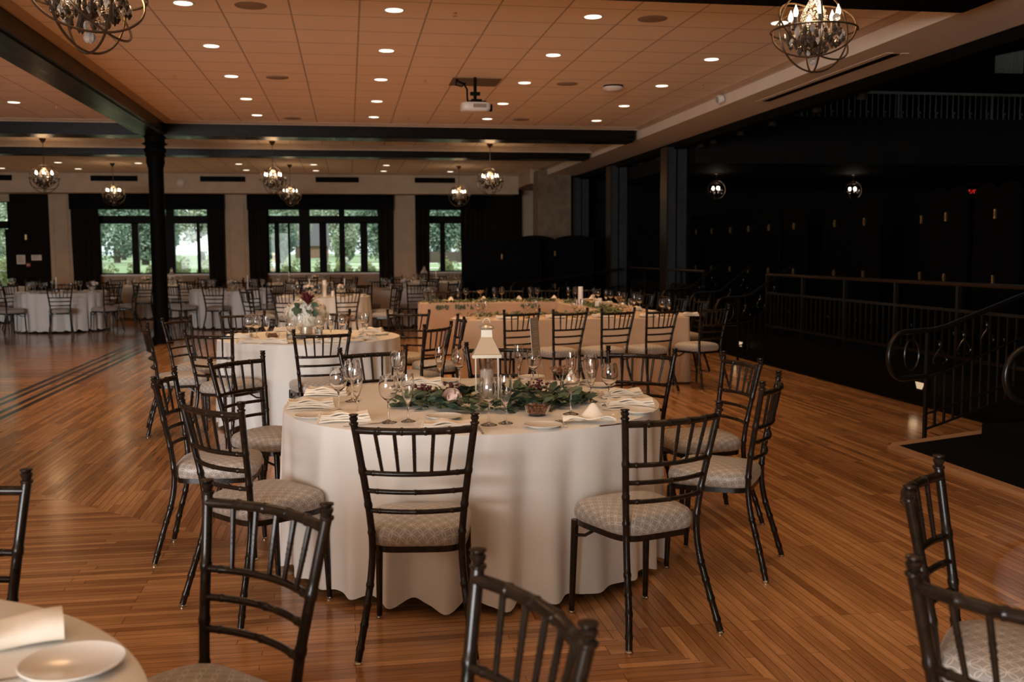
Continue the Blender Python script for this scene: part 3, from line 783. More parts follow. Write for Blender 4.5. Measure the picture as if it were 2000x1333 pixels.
P_tent.put((1.20,5.40,TZ),.5,'rounded ivory napkin behind the dessert glass on the nearest full table','peaked napkins on the nearest full table')
for x,y,a,p in [(.30,4.13,0,'left of the napkin at centre front'),(.88,4.185,-.15,'outer fork by the peaked napkin'),(.905,4.19,-.1,'inner fork by the peaked napkin'),(1.245,4.47,1.0,'propped on the right plate'),(1.30,4.70,1.2,'on the right edge napkin')]:
    P_fork.put((x,y,TZ),a,'silver fork on %s, %s'%(N1,p),'forks on the nearest full table')
for x,y,a,p in [(-.19,4.78,PI/2,'in front of the far left napkin'),(.06,4.33,-1.2,'right below the left front napkin'),(1.13,4.13,-1.2,'right of the peaked napkin'),(.53,4.12,0,'by the right post of the centre front chair')]:
    P_knife.put((x,y,TZ),a,'silver knife on %s, %s'%(N1,p),'knives on the nearest full table')
# glass bowl of nuts
b0=empty('nut_bowl',(.835,4.44,TZ)); tag(b0,'low clear glass bowl of candied nuts in front of the garland','bowl')
obj('glass_bowl',MB().lathe([(0,0),(.038,0),(.044,.004),(.058,.03),(.063,.05),(.061,.051),(.055,.032),(.04,.008),(0,.005)],28),M_glass,b0)
mb=MB()
for k in range(150):
    a=random.uniform(0,2*PI); zz=random.uniform(.014,.045); rr=(.036+zz*.35)*math.sqrt(random.random()); mb.ball((rr*math.cos(a),rr*math.sin(a),zz),.0062,6,4)
q=obj('nuts',mb,M_nuts,b0); q['kind']='stuff'
# votive glasses
def votive():
    t=empty('votive_holder'); t['category']='votive holder'; t['label']=''
    obj('glass_cup',MB().lathe([(0,0),(.032,0),(.034,.004),(.036,.075),(.034,.075),(.032,.008),(0,.008)],20),M_glass,t)
    obj('wax',MB().lathe([(0,.009),(.028,.009),(.028,.035),(0,.035)],16),M_candle,t); return t
P_vot=proto(votive())
P_vot.put((.915,5.22,TZ),0,'clear votive cup behind the garland on the nearest full table')
P_vot.put((-.50,8.80,TZ),0,'small round votive cup on the flower ball table, left of its flowers','small cups on the flower ball table')
P_vot.put((-.27,8.98,TZ),0,'tiny clear cup on the flower ball table, right of its flowers','small cups on the flower ball table')
# lantern
def lantern():
    t=empty('candle_lantern'); t['category']='lantern'; t['label']=''
    h=.058
    mb=MB().box(-h,h,-h,h,0,.012)
    for sx_ in (-1,1):
        for sy_ in (-1,1): mb.box(sx_*h-(.006 if sx_>0 else -.0),sx_*h+(.0 if sx_>0 else .006),sy_*h-(.006 if sy_>0 else 0),sy_*h+(0 if sy_>0 else .006),.012,.235)
    obj('frame',mb,M_lantern,t,smooth=False)
    v=[];f=[]
    lv=[(.072,.225),(.072,.240),(.066,.246),(.028,.325),(.026,.360),(.022,.364)]
    for r_,z in lv: v+=[(-r_,-r_,z),(r_,-r_,z),(r_,r_,z),(-r_,r_,z)]
    for i in range(len(lv)-1):
        for k in range(4): f.append((i*4+k,i*4+(k+1)%4,(i+1)*4+(k+1)%4,(i+1)*4+k))
    f.append((3,2,1,0)); f.append(tuple(range(20,24)))
    obj('roof',MB().add(v,f),M_lantern,t,smooth=False)
    obj('cap',MB().lathe([(.022,.362),(.036,.366),(.039,.371),(.032,.379),(.014,.387),(0,.390)],20),M_lantern,t)
    obj('handle',MB().tube([(.018*math.cos(a),0,.394+.022*math.sin(a)) for a in [PI*i/10 for i in range(11)]],.003,6),M_lantern,t)
    for k in range(4):
        a=k*PI/2; m4=Matrix.Rotation(a,4,'Z')
        obj('glass_pane',MB().box(-h+.007,h-.007,h-.004,h-.002,.014,.225).xf(m4),M_thin,t,smooth=False)
    return t
P_lant=proto(lantern())
P_lant.put((.668,4.90,TZ),-.12,'brushed steel lantern with peaked roof at the middle of the nearest full table')
def pillar(h,r,name='pillar_candle'):
    t=empty(name); t['category']='candle'; t['label']=''
    obj('wax',MB().lathe([(0,0),(r,0),(r,h-.006),(r-.006,h),(r*.5,h-.006),(0,h-.008)],24),M_candle,t)
    obj('wick',MB().tube([(0,0,h-.01),(.001,0,h+.006)],.001,5),M_black,t); return t
P_pil=proto(pillar(.15,.034)); 
P_pil.put((.668,4.90,TZ+.013),0,'ivory pillar candle inside the steel lantern on the nearest full table')
def hurricane():
    return MB().lathe([(.0435,0),(.0435,.19),(.042,.19),(.042,0)],24,closed=True)
P_hur=mk('hurricane_glass',hurricane(),M_thin,'glass cylinder')
P_hur.put((.668,4.90,TZ+.013),0,'clear glass cylinder round the pillar candle in the steel lantern')
# foliage
def leaf(mb,p,d,up,L,W):
    d=Vector(d).normalized(); s=d.cross(Vector(up)).normalized(); n_=s.cross(d)
    p=Vector(p); v=[]
    prof=[(0,.12),(.25,.8),(.5,1),(.75,.75),(1,.05)]
    for t,wd in prof:
        c=p+d*L*t+n_*(.12*L*math.sin(t*PI)); v+=[c-s*W*wd/2,c+s*W*wd/2]
    f=[(2*i,2*i+1,2*i+3,2*i+2) for i in range(4)]
    mb.add(v,f)
def garland_mesh(path,wid,count,L,W,zmax,seed):
    rnd=random.Random(seed); mb=MB()
    for k in range(count):
        t=rnd.random()*(len(path)-1); i=int(t); u=t-i; a=path[i]; b_=path[min(i+1,len(path)-1)]
        x=a[0]+(b_[0]-a[0])*u; y=a[1]+(b_[1]-a[1])*u
        an=rnd.uniform(0,2*PI); o=rnd.random()**.7*wid
        z=rnd.uniform(.004,zmax)*(1-.5*o/wid)
        el=rnd.uniform(-.1,.6)
        x+=o*math.cos(an); y+=o*math.sin(an)
        an2=an+rnd.uniform(-1.2,1.2)
        leaf(mb,(x,y,z),(math.cos(an2)*math.cos(el),math.sin(an2)*math.cos(el),math.sin(el)),(rnd.uniform(-.5,.5),rnd.uniform(-.5,.5),1),L*rnd.uniform(.6,1.2),W*rnd.uniform(.7,1.2))
    mb.v=[(x,y,max(z,.001)) for x,y,z in mb.v]
    return mb
def rose_mesh(c,r,seed=0):
    rnd=random.Random(seed); mb=MB()
    mb.ball((c[0],c[1],c[2]),r*.55,10,8)
    for ring,(n,rad,ti) in enumerate([(4,.45,1.2),(5,.72,.95),(6,.95,.65)]):
        for k in range(n):
            a=2*PI*k/n+ring*.5; 
            v=[];m_=5
            for i in range(m_+1):
                for j in range(m_+1):
                    u=(j/m_-.5)*1.5; t=i/m_
                    rr=r*rad*(.55+.45*math.sin(t*1.6)); 
                    an=a+u*.75
                    v.append((c[0]+rr*math.cos(an),c[1]+rr*math.sin(an),c[2]-r*.5+t*r*1.25*ti*(1-.22*(2*u/1.5)**2)))
            f=[(i*(m_+1)+j,i*(m_+1)+j+1,(i+1)*(m_+1)+j+1,(i+1)*(m_+1)+j) for i in range(m_) for j in range(m_)]
            mb.add(v,f)
    return mb
g=empty('eucalyptus_garland',(0,0,TZ)); tag(g,'eucalyptus wreath with burgundy berries and a blush rose round the steel lantern','floral garland')
ring_path=[(.27,4.82),(.42,4.72),(.58,4.62),(.74,4.60),(.92,4.66),(1.08,4.72),(1.05,4.86),(.92,5.05),(.72,5.12),(.52,5.08),(.40,4.98),(.27,4.82)]
obj('leaves',garland_mesh([p for p in ring_path],.085,420,.075,.042,.055,1),M_leaf,g)
obj('small_leaves',garland_mesh([p for p in ring_path],.07,380,.028,.018,.065,2),M_leaf2,g)
mb=MB()
for cx,cy,n_ in ((.36,4.95,60),(.95,5.0,50),(.50,4.98,30)):
    for k in range(n_):
        a=random.uniform(0,6.3); rr=random.random()*.055; mb.ball((cx+rr*math.cos(a),cy+rr*math.sin(a),random.uniform(.03,.085)),.006,6,4)
obj('berries',mb,M_berry,g)['kind']='stuff'
obj('rose',rose_mesh((.47,4.68,.055),.050,3).xf(Matrix.Translation((.47,4.68,.055))@Matrix.Rotation(R(65),4,'X')@Matrix.Translation((-.47,-4.68,-.055))),M_rose,g)
obj('rose_bud',rose_mesh((.75,4.64,.03),.022,5),M_rose,g)
# menu card on a thin stand
t=empty('menu_card',(1.055,5.58,TZ),R(58)); tag(t,'tall narrow frosted menu card standing at the back of the nearest table','menu card')
obj('card',MB().box(-.062,.062,-.002,.002,.15,.37).xf(Matrix.Rotation(R(-4),4,'X')),M_menu,t,smooth=False)
obj('stand',MB().tube([(-.045,.0,.15),(-.05,-.03,0)],.0018,6).tube([(.045,.0,.15),(.05,-.03,0)],.0018,6).tube([(0,0,.15),(0,.06,0)],.0018,6),M_silver,t)
mb=MB()
for k in range(13):
    wd=random.uniform(.015,.042)
    if k in (3,7,10): continue
    mb.box(-wd,wd,-.0032,-.0022,.345-.0135*k,.3475-.0135*k)
obj('printed_lines',mb.xf(Matrix.Rotation(R(-4),4,'X')),M_print,t,smooth=False)
# second table
t=empty('flower_ball',(-.39,9.35,TZ-.0)); t.scale=(1.12,)*3; tag(t,'ball of white hydrangeas with a burgundy protea on the second table','flower arrangement')
obj('vase',MB().lathe([(0,0),(.04,0),(.05,.01),(.05,.10),(.047,.10),(.045,.012),(0,.012)],20),M_lantern,t)
mb=MB(); rnd=random.Random(4)
for k in range(900):
    a=rnd.uniform(0,2*PI); ct=rnd.uniform(-.75,1); s_=math.sqrt(1-ct*ct); rr=.155*rnd.uniform(.88,1.04)
    p=Vector((rr*1.15*s_*math.cos(a),rr*s_*math.sin(a),.165+rr*.80*ct)); nrm=Vector((s_*math.cos(a),s_*math.sin(a),ct))
    u=nrm.orthogonal().normalized(); v_=nrm.cross(u); q=.012*rnd.uniform(.7,1.3)
    mb.add([p+u*q+nrm*.004,p+v_*q,p-u*q+nrm*.004,p-v_*q],[(0,1,2,3)])
mb.ball((0,0,.165),.140,16,12,(1.12,1,.80))
obj('hydrangea',mb,M_hyd,t)
mb=MB()
for k in range(26):
    a=2*PI*k/26*2.4; e=.4+.8*(k/26); leaf(mb,(.02,-.12,.25),(math.cos(a)*math.cos(e),math.sin(a)*math.cos(e)*.7,math.sin(e)),(0,0,1) if e<1 else (1,0,0),.12,.030)
obj('protea',mb,M_berry,t)
mb=MB()
for k in range(16):
    a=rnd.uniform(0,6.3); leaf(mb,(.05*math.cos(a),-.13+.03*math.sin(a),.16+.1*rnd.random()),(math.cos(a),-.6,math.sin(a)),(0,-1,.2),.07,.045)
obj('leaves',mb,M_leaf,t)
obj('rose',rose_mesh((.035,-.15,.21),.035,8),M_hyd,t)
N2='the flower ball table'
for x,y,p in [(-.86,8.93,'outermost at its left'),(-.785,8.80,'third at its left'),(-.475,8.42,'left of the centre chair back'),(-.25,8.70,'right of the flowers, in front'),(-.06,8.96,'at its right'),(.12,9.22,'behind at its right')]:
    P_wine.put((x,y,TZ),0,'wine glass on %s, %s'%(N2,p),'wine glasses on the flower ball table')
for x,y,p in [(-.80,9.0,'second at its left'),(-.70,8.79,'fourth at its left'),(-.42,8.80,'in front of the flowers'),(-.16,8.80,'just right of the flowers'),(.15,9.05,'at its right edge')]:
    P_flute.put((x,y,TZ),0,'champagne flute on %s, %s'%(N2,p),'flutes on the flower ball table')
P_mart.put((-.02,9.15,TZ),0,'martini glass of dark nuts on the flower ball table')
for x,y,a,p in [(-.95,9.05,-.3,'its left edge'),(-.80,8.55,.1,'its left front'),(-.62,8.50,.0,'centre left front'),(.12,8.62,.15,'right front, a sprig lying on it'),(.20,9.5,-.3,'right rear'),(-.6,9.75,0,'rear'),(-.12,8.45,0,'in front of the flowers')]:
    P_nap.put((x,y,TZ),a,'folded ivory napkin on %s, %s'%(N2,p),'folded napkins on the flower ball table')
for x,y,p in [(-.86,8.68,'left front'),(-.30,8.47,'front'),(.04,8.48,'right front'),(.28,9.15,'right'),(-.62,8.62,'front left of the flowers')]:
    P_plate.put((x,y,TZ),0,'small white plate on %s, %s'%(N2,p),'bread plates on the flower ball table')
b1=empty('nut_bowl',(-.66,8.92,TZ)); tag(b1,'small dark bowl of nuts among the left glasses of the flower ball table','bowl')
obj('glass_bowl',MB().lathe([(0,0),(.038,0),(.044,.004),(.058,.03),(.063,.05),(.061,.051),(.055,.032),(.04,.008),(0,.005)],20),M_glass,b1)
mb=MB()
for k in range(60):
    a=random.uniform(0,2*PI); zz=random.uniform(.014,.045); rr=(.036+zz*.35)*math.sqrt(random.random()); mb.ball((rr*math.cos(a),rr*math.sin(a),zz),.008,6,4)
q=obj('nuts',mb,M_nuts,b1); q['kind']='stuff'
# sprig on the right napkin
t=empty('rose_sprig',(.16,8.60,TZ+.03)); tag(t,'pale rose sprig lying on the right napkin of the flower ball table','flower')
obj('rose',rose_mesh((-.03,0,.012),.022,3),M_rose,t)
mb=MB()
for k in range(9): leaf(mb,(.0+.012*k,0,.004),(.6,(-1)**k,.2),(0,0,1),.035,.014)
obj('leaves',mb,M_leaf,t)
# corner table at lower left of the picture
P_plate.put((-.50,1.84,TZ),0,'small white plate near the edge of the blurred corner table',None,None,1.1)
P_roll.put((-.675,1.975,TZ),.30,'thick rolled ivory napkin on the blurred corner table',None,None,1.0)
P_wine.put((-.74,1.84,TZ),0,'blurred wine glass cut by the left edge on the corner table')
P_fork.put((-.62,1.80,TZ),-1.3,'blurred fork beside the plate on the corner table')
# ------------------------------------------------------------------ settings on the far tables
def far_setting(T,r,short,n,rot,group):
    for k in range(n):
        a=-PI/2+2*PI*k/n+rot; ca,sa=math.cos(a),math.sin(a); px,py=-sa,ca
        def at(d,s): return (T[0]+d*ca+s*px,T[1]+d*sa+s*py,TZ)
        P_wine.put(at(r-.27,.10),0,'wine glass at the %s of the %s'%(DIRS[k],short),'wine glasses on the far tables')
        P_flute.put(at(r-.30,.18),0,'champagne flute at the %s of the %s'%(DIRS[k],short),'flutes on the far tables')
        P_napf.put(at(r-.14,0),a,'folded napkin at the %s of the %s'%(DIRS[k],short),'napkins on the far tables')
        P_plate.put(at(r-.16,-.2),0,'bread plate at the %s of the %s'%(DIRS[k],short),'bread plates on the far tables')
for i,(x,y,_) in enumerate(FAR): far_setting((x,y),.86,SHORT[i],8,rots[i],'')
far_setting(T3,.80,'candle table behind the flower ball',8,.33,'')
P_pil2=proto(pillar(.28,.035)); P_pil3=proto(pillar(.10,.030)); P_tap=proto(pillar(.30,.011,'taper_candle'))
def flower_bowl(m1,m2,seed):
    t=empty('flower_arrangement'); t['category']='flower arrangement'; t['label']=''
    obj('vase',MB().lathe([(0,0),(.03,0),(.02,.03),(.06,.08),(.075,.10),(.07,.10),(0,.06)],18),M_cream,t)
    rnd=random.Random(seed); mb=MB()
    for k in range(9): a=rnd.uniform(0,6.3); rr=rnd.uniform(0,.09); mb.ball((rr*math.cos(a),rr*math.sin(a),.14+rnd.uniform(-.02,.05)),rnd.uniform(.03,.045),8,6)
    obj('blossoms',mb,m1,t)
    mb=MB()
    for k in range(60):
        a=rnd.uniform(0,6.3); leaf(mb,(.05*math.cos(a),.05*math.sin(a),.12),(math.cos(a),math.sin(a),rnd.uniform(0,.8)),(0,0,1),.10,.04)
    obj('leaves',mb,M_leaf,t)
    mb=MB()
    for k in range(5): a=rnd.uniform(0,6.3); mb.ball((.08*math.cos(a),.08*math.sin(a),.17),.025,7,5)
    obj('dark_blossoms',mb,m2,t); return t
P_fb=proto(flower_bowl(M_rose,M_berry,2))
P_pil2.put((T3[0]+.02,T3[1]-.15,TZ),0,'tall ivory pillar candle on the candle table behind the flower ball')
P_pil3.put((T3[0]+.16,T3[1]-.25,TZ),0,'short ivory candle right of the tall one on the candle table')
P_fb.put((T3[0]-.22,T3[1]-.2,TZ),0,'pale blossoms with burgundy heads left of the tall pillar candle')
P_fb.put((T3[0]+.28,T3[1]-.05,TZ),2,'pale blossoms with burgundy heads right of the tall pillar candle')
P_tap.put((T3[0]+.36,T3[1]+.15,TZ),0,'thin taper candle at the right of the candle table')
P_tap.put((T3[0]-.25,T3[1]+.25,TZ),0,'thin taper candle at the left rear of the candle table')
x,y,_=FAR[2]; P_pil3.put((x-.1,y,TZ),0,'lit looking pale candle on the far table before the middle window'); P_fb.put((x+.2,y+.1,TZ),1,'blossoms on the far table before the middle window')
x,y,_=FAR[1]; P_fb.put((x,y,TZ),1,'orange and dark blossoms on the far table right of the column'); P_tap.put((x+.3,y,TZ),0,'taper candle on the far table right of the column')
x,y,_=FAR[0]; P_fb.put((x+.6,y-.1,TZ),3,'blossoms on the left far table beside the column'); P_tap.put((x-.1,y,TZ),0,'taper candle on the left far table beside the column')
x,y,_=FAR[4]; P_lant.put((x+.9-.5,y,TZ),.2,'small lantern on the back table behind the column'); P_fb.put((x-.2,y,TZ),1.5,'blossoms on the back table behind the column')
x,y,_=FAR[5]; P_fb.put((x+.35,y,TZ),.5,'white blossoms on the back table under the middle window'); P_tap.put((x-.3,y,TZ),0,'taper candle on the back table under the middle window')
x,y,_=FAR[6]; P_tap.put((x,y,TZ),0,'taper candle on the back table under the narrow window'); P_lant.put((x-.3,y,TZ),.4,'small lantern on the back table under the narrow window')
x,y,_=FAR[3]; P_tap.put((x+.2,y,TZ),0,'taper candle on the farthest left table by the exit door'); P_fb.put((x-.1,y,TZ),.2,'blossoms on the farthest left table by the exit door')
# ------------------------------------------------------------------ head table things
HF='the front run of the head table'
for i,(wx,fx) in enumerate([(1.42,1.50),(1.98,2.07),(2.52,2.60),(3.08,3.16),(3.55,3.62)]):
    o=['leftmost','second from left','middle','second from right','rightmost'][i]
    P_wine.put((wx,11.08,TZ),0,'%s wine glass on %s'%(o,HF),'wine glasses on the head table')
    P_flute.put((fx,11.05,TZ),0,'%s champagne flute on %s'%(o,HF),'flutes on the head table')
    P_plate.put((wx-.22,10.97,TZ),0,'%s white plate on %s'%(o,HF),'plates on the head table',None,1.25)
    P_nap.put((wx+.30,11.02,TZ),.1*i-.2,'%s folded napkin on %s'%(o,HF),'napkins on the head table')
HR='the right run of the head table'
for i,y in enumerate((12.1,12.8,13.5,14.2)):
    o=['nearest','second nearest','third nearest','farthest'][i]
    P_wine.put((3.58,y,TZ),0,'%s wine glass on %s'%(o,HR),'wine glasses on the head table')
    P_flute.put((3.55,y+.14,TZ),0,'%s champagne flute on %s'%(o,HR),'flutes on the head table')
    P_plate.put((3.66,y-.16,TZ),0,'%s white plate on %s'%(o,HR),'plates on the head table')
    P_nap.put((3.64,y+.30,TZ),1.4,'%s folded napkin on %s'%(o,HR),'napkins on the head table')
HB='the far run of the head table'
for i,x in enumerate((1.25,1.75,2.3,2.85,3.45)):
    o=['leftmost','second from left','middle','second from right','rightmost'][i]
    P_wine.put((x,15.12,TZ),0,'%s wine glass on %s'%(o,HB),'wine glasses on the head table')
    P_flute.put((x-.12,15.1,TZ),0,'%s champagne flute on %s'%(o,HB),'flutes on the head table')
    P_plate.put((x+.22,15.2,TZ),0,'%s white plate on %s'%(o,HB),'plates on the head table')
    P_tent.put((x+.24,15.0,TZ),.3*i,'%s peaked napkin on %s'%(o,HB),'napkins on the head table')
P_mart.put((1.95,14.95,TZ),0,'martini glass on the left of the far run of the head table')
P_mart.put((3.40,12.45,TZ),0,'martini glass of dark berries near the candles of the head table')
P_pil2.put((3.14,13.45,TZ),0,'tall ivory pillar candle standing on the head table',None,None,.95)
P_pil3.put((3.20,12.75,TZ),0,'short lit white candle in front of the tall pillar on the head table')
P_pil3.put((3.45,13.6,TZ),0,'short white candle right of the tall pillar on the head table')
P_vot.put((2.72,14.9,TZ),0,'small pale votive cup on the far run of the head table, right of centre','votive cups on the head table')
P_vot.put((2.15,14.85,TZ),0,'small pale votive cup on the far run of the head table, left of centre','votive cups on the head table')
for nm,path,wid,cn,lab in [('a',[(1.08,14.72),(1.8,14.74),(2.6,14.74),(3.1,14.72)],.10,420,'leafy garland along the edge of the far run of the head table'),
        ('b',[(3.20,14.6),(3.22,13.8),(3.25,13.0),(3.22,12.2),(3.1,11.6)],.12,520,'leafy garland between the candles on the right run of the head table'),
        ('c',[(1.35,11.42),(2.0,11.44),(2.7,11.42),(3.2,11.44)],.09,300,'feathery garland lying along the front run of the head table')]:
    g=empty('leaf_garland',(0,0,TZ)); tag(g,lab,'garland')
    obj('leaves',garland_mesh(path,wid,cn,.05,.024,.06,hash(nm)%7+3 if False else {'a':3,'b':4,'c':5}[nm]),M_leaf2,g)
    obj('dark_leaves',garland_mesh(path,wid,cn//2,.06,.032,.05,{'a':13,'b':14,'c':15}[nm]),M_leaf,g)
    if nm=='a':
        mb=MB(); rnd=random.Random(9)
        for k in range(90):
            x=rnd.choice([1.35,1.62,1.85,2.6,2.7])+rnd.uniform(-.1,.1); leaf(mb,(x,14.585,-.005-rnd.random()*.05),(rnd.uniform(-.4,.4),-.15,-1),(0,-1,0),.045,.024)
        obj('hanging_leaves',mb,M_leaf,g)
# ------------------------------------------------------------------ column
t=empty('round_column',(-3.13,17.62,0)); tag(t,'slender black round column with turned capital under the beam crossing','column')
obj('shaft',MB().lathe([(.125,0.12),(.122,2.95)],28),M_black,t)
obj('base',MB().lathe([(0,0),(.19,0),(.19,.05),(.16,.07),(.16,.10),(.135,.12),(0,.12)],28),M_black,t)
obj('capital',MB().lathe([(.124,2.93),(.15,3.02),(.145,3.10),(.165,3.13),(.15,3.17),(.178,3.20),(.178,3.24),(.15,3.27),(.16,3.30),(.21,3.325),(.16,3.345),(.16,3.44)],28),M_black,t)
# ------------------------------------------------------------------ chandeliers
def chandelier():
    t=empty('orb_chandelier'); t['category']='chandelier'; t['label']=''
    Rr=.262
    def ringpts(m4,r=Rr,n=56): return [m4@Vector((r*math.cos(2*PI*k/n),r*math.sin(2*PI*k/n),0)) for k in range(n)]
    for k,m4 in enumerate([Euler((0,0,0)).to_matrix().to_4x4(),Euler((R(90),0,R(10))).to_matrix().to_4x4(),Euler((R(90),0,R(75))).to_matrix().to_4x4(),Euler((R(52),0,R(20))).to_matrix().to_4x4(),Euler((R(-48),0,R(150))).to_matrix().to_4x4()]):
        obj('orb_ring',MB().tube(ringpts(m4,Rr-(.0 if k else -.012)),.0065,6,close=True),M_orb,t)
    obj('stem',MB().lathe([(.0,-.11),(.03,-.10),(.06,-.07),(.025,-.04),(.012,.0),(.012,.12),(.02,.14),(.01,.17),(.008,.26),(0,.262)],14),M_orb,t)
    obj('rod',MB().tube([(0,0,.26),(0,0,.72)],.006,6),M_orb,t)
    obj('canopy',MB().lathe([(0,.66),(.012,.66),(.03,.68),(.062,.735),(.064,.745),(0,.745)],18),M_orb,t)
    for k in range(6):
        a=2*PI*k/6+.3; ca,sa=math.cos(a),math.sin(a)
        arm=obj('arm',MB().tube([(0,0,-.03),(.06*ca,.06*sa,-.065),(.12*ca,.12*sa,-.055),(.155*ca,.155*sa,-.01)],.006,6).lathe([(0,0),(.026,.004),(.028,.010),(.010,.012),(0,.013)],12,(.155*ca,.155*sa,-.012)),M_orb,t)
        obj('candle_sleeve',MB().lathe([(.011,0),(.011,.075),(0,.075)],10,(.155*ca,.155*sa,0)),M_sleeve,arm)
        obj('bulb',MB().lathe([(0,0),(.010,.004),(.017,.022),(.014,.042),(.007,.06),(.002,.075),(0,.078)],10,(.155*ca,.155*sa,.075)),M_bulb,arm)
    rnd=random.Random(3)
    def drop(c,s,lng):
        x,y,z=c; v=[(x,y,z)]; n=6
        for r_,zz in ((.35,-.35),(.5,-.9)):
            for k in range(n): a=2*PI*k/n; v.append((x+s*r_*math.cos(a),y+s*r_*.55*math.sin(a),z+s*zz*lng))
        v.append((x,y,z-s*1.55*lng)); f=[(0,1+k,1+(k+1)%n) for k in range(n)]
        f+=[(1+k,1+n+k,1+n+(k+1)%n,1+(k+1)%n) for k in range(n)]+[(1+n+k,2*n+1,1+n+(k+1)%n) for k in range(n)]
        return MB().add(v,f)
    for k in range(92):
        a=rnd.uniform(0,2*PI); q=rnd.random()
        r_=.19*math.sqrt(q) if k>11 else .185; z=-.0-.15*(1-r_/.2)+rnd.uniform(-.03,.035)
        mm=M_crystal if rnd.random()<.78 else M_clearcr
        obj('crystal_drop',drop((r_*math.cos(a),r_*math.sin(a),z),rnd.uniform(.026,.042),rnd.uniform(.8,1.3)),mm,t,smooth=False)
    obj('crystal_drop',MB().ball((0,0,-.19),.030,8,6),M_clearcr,t,smooth=False)
    obj('crystal_ball',MB().ball((.262*math.cos(R(-85)),.262*math.sin(R(-85)),.03),.026,10,8),M_clearcr,t,smooth=False)
    mb=MB()
    for k in range(380):
        a=rnd.uniform(0,2*PI); z=rnd.uniform(-.08,.20); r_=(.05+.03*math.sin(z*20)) if z>.03 else rnd.uniform(.05,.17); mb.ball((r_*math.cos(a),r_*math.sin(a),z),.0075,5,4)
    q=obj('crystal_beads',mb,M_clearcr,t,smooth=False); q['kind']='stuff'
    return t
P_ch=proto(chandelier())
def chand(x,y,z,rz,label,on=CHAND_W):
    o=P_ch.put((x,y,z),rz,label,'orb chandeliers')
    light('chandelier_light','POINT',(x,y,z+.17),on,WARM,shadow_soft_size=.09)
chand(3.03,6.3,2.93,.0,'orb chandelier with smoky crystals and flame bulbs, near the top right corner',24)
chand(-1.23,5.3,2.75,.9,'orb chandelier with dark crystals cut by the top left edge',24)
chand(-5.60,20.2,2.925,.4,'orb chandelier at far left, hanging nearest the left window')
chand(-1.41,20.2,2.925,1.1,'orb chandelier at centre left, the front one of the middle pair')
chand(2.85,20.2,2.925,1.9,'orb chandelier in front of the dark end wall, rightmost of the near row')
chand(-5.50,25.4,2.925,.2,'orb chandelier in front of the left window, back row',5)
chand(-1.37,25.4,2.925,.8,'orb chandelier before the middle window, behind the middle pair',5)
chand(2.79,25.4,2.925,1.5,'orb chandelier before the narrow right window, back row',5)
def hall_pendant(x,y,z,lab):
    t=empty('hall_pendant',(x,y,z)); tag(t,lab,'pendant lamp','dark hall lamps')
    obj('globe',MB().tube([(.19*math.cos(2*PI*k/32),0,.19*math.sin(2*PI*k/32)) for k in range(32)],.006,6,close=True).tube([(0,.19*math.cos(2*PI*k/32),.19*math.sin(2*PI*k/32)) for k in range(32)],.006,6,close=True).tube([(.13*math.cos(2*PI*k/32),.13*math.sin(2*PI*k/32),.13) for k in range(32)],.006,6,close=True),M_orb,t)
    obj('ceiling_plate',MB().lathe([(0,.30),(.16,.30),(.16,.32),(0,.32)],24),M_orb,t)
    obj('rod',MB().tube([(0,0,.30),(0,0,.1)],.008,6),M_orb,t)
    for k in range(3):
        a=2*PI*k/3+.5; obj('bulb',MB().ball((.07*math.cos(a),.07*math.sin(a),.03),.028,8,6,(1,1,1.4)),M_bulb,t)
    mb=MB()
    for k in range(14): a=random.uniform(0,6.3); mb.ball((.12*math.cos(a),.12*math.sin(a),-.03+random.uniform(-.05,.05)),.014,6,4)
    q=obj('crystals',mb,M_clearcr,t,smooth=False); q['kind']='stuff'
hall_pendant(7.55,20.0,2.77,'small glowing cage lamp under the balcony, left of the two')
hall_pendant(10.58,20.0,2.77,'small glowing cage lamp under the balcony, right of the two')
struct('ceiling_under_balcony',MB().box(6.2,18,17.5,23.2,3.09,3.95),M_hall)
# ------------------------------------------------------------------ recessed lights and ceiling devices
def downlight():
    t=empty('recessed_light'); t['category']='ceiling light'; t['label']=''
    obj('trim_ring',MB().lathe([(.078,.0),(.098,-.004),(.100,.0)],28),M_white,t)
    obj('lens',MB().lathe([(0,-.0035),(.079,-.0035),(.079,.0),(0,.0)],24),M_lamp,t); return t
P_dl=proto(downlight())
cols=['first','second','third','fourth']; rows=['nearest','second','third','fourth','farthest']
for i,x in enumerate((-1.37,.45,2.28,4.11)):
    for j,y in enumerate((9.27,11.10,12.93,14.76,16.45)):
        P_dl.put((x,y,CEIL-.0005),0,'round recessed light, %s in the %s row from the left of the main ceiling'%(rows[j],cols[i]),'recessed lights in the main ceiling')
for j,y in enumerate((9.9,11.75,13.6,15.5)):
    P_dl.put((-4.66,y,CEIL-.0005),0,'recessed light left of the long beam, %s'%rows[min(j+1,4)],'recessed lights left of the long beam')
for i,x in enumerate((-8.53,-6.71,-4.90,-2.57,-.79,.98,2.75)):
    for j,y in enumerate((25.35,27.15)):
        if (i,j) in ((0,0),(6,0)): continue
        P_dl.put((x,y,CEIL-.0005),0,'recessed light of the back bay, %s row, %s from the left'%(['front','rear'][j],['first','second','third','fourth','fifth','sixth','seventh'][i]),'recessed lights in the back bay')
def downspot(x,y,w_=DOWN_W,col=WARM):
    light('recessed_lamp','SPOT',(x,y,CEIL-.03),w_*4,col,(0,0,0),spot_size=R(100),spot_blend=.7,shadow_soft_size=.08)
for x in (-1.37,.45,2.28,4.11):
    for y in (9.27,11.10,12.93,14.76,16.45): downspot(x,y,DOWN_W*(.6 if x>4 else 1))
for y in (9.9,11.75,13.6,15.5): downspot(-4.66,y)
for x in (-8.53,-6.71,-4.90,-2.57,-.79,.98,2.75):
    for y in (25.35,27.15): downspot(x,y,DOWN_W*.45)
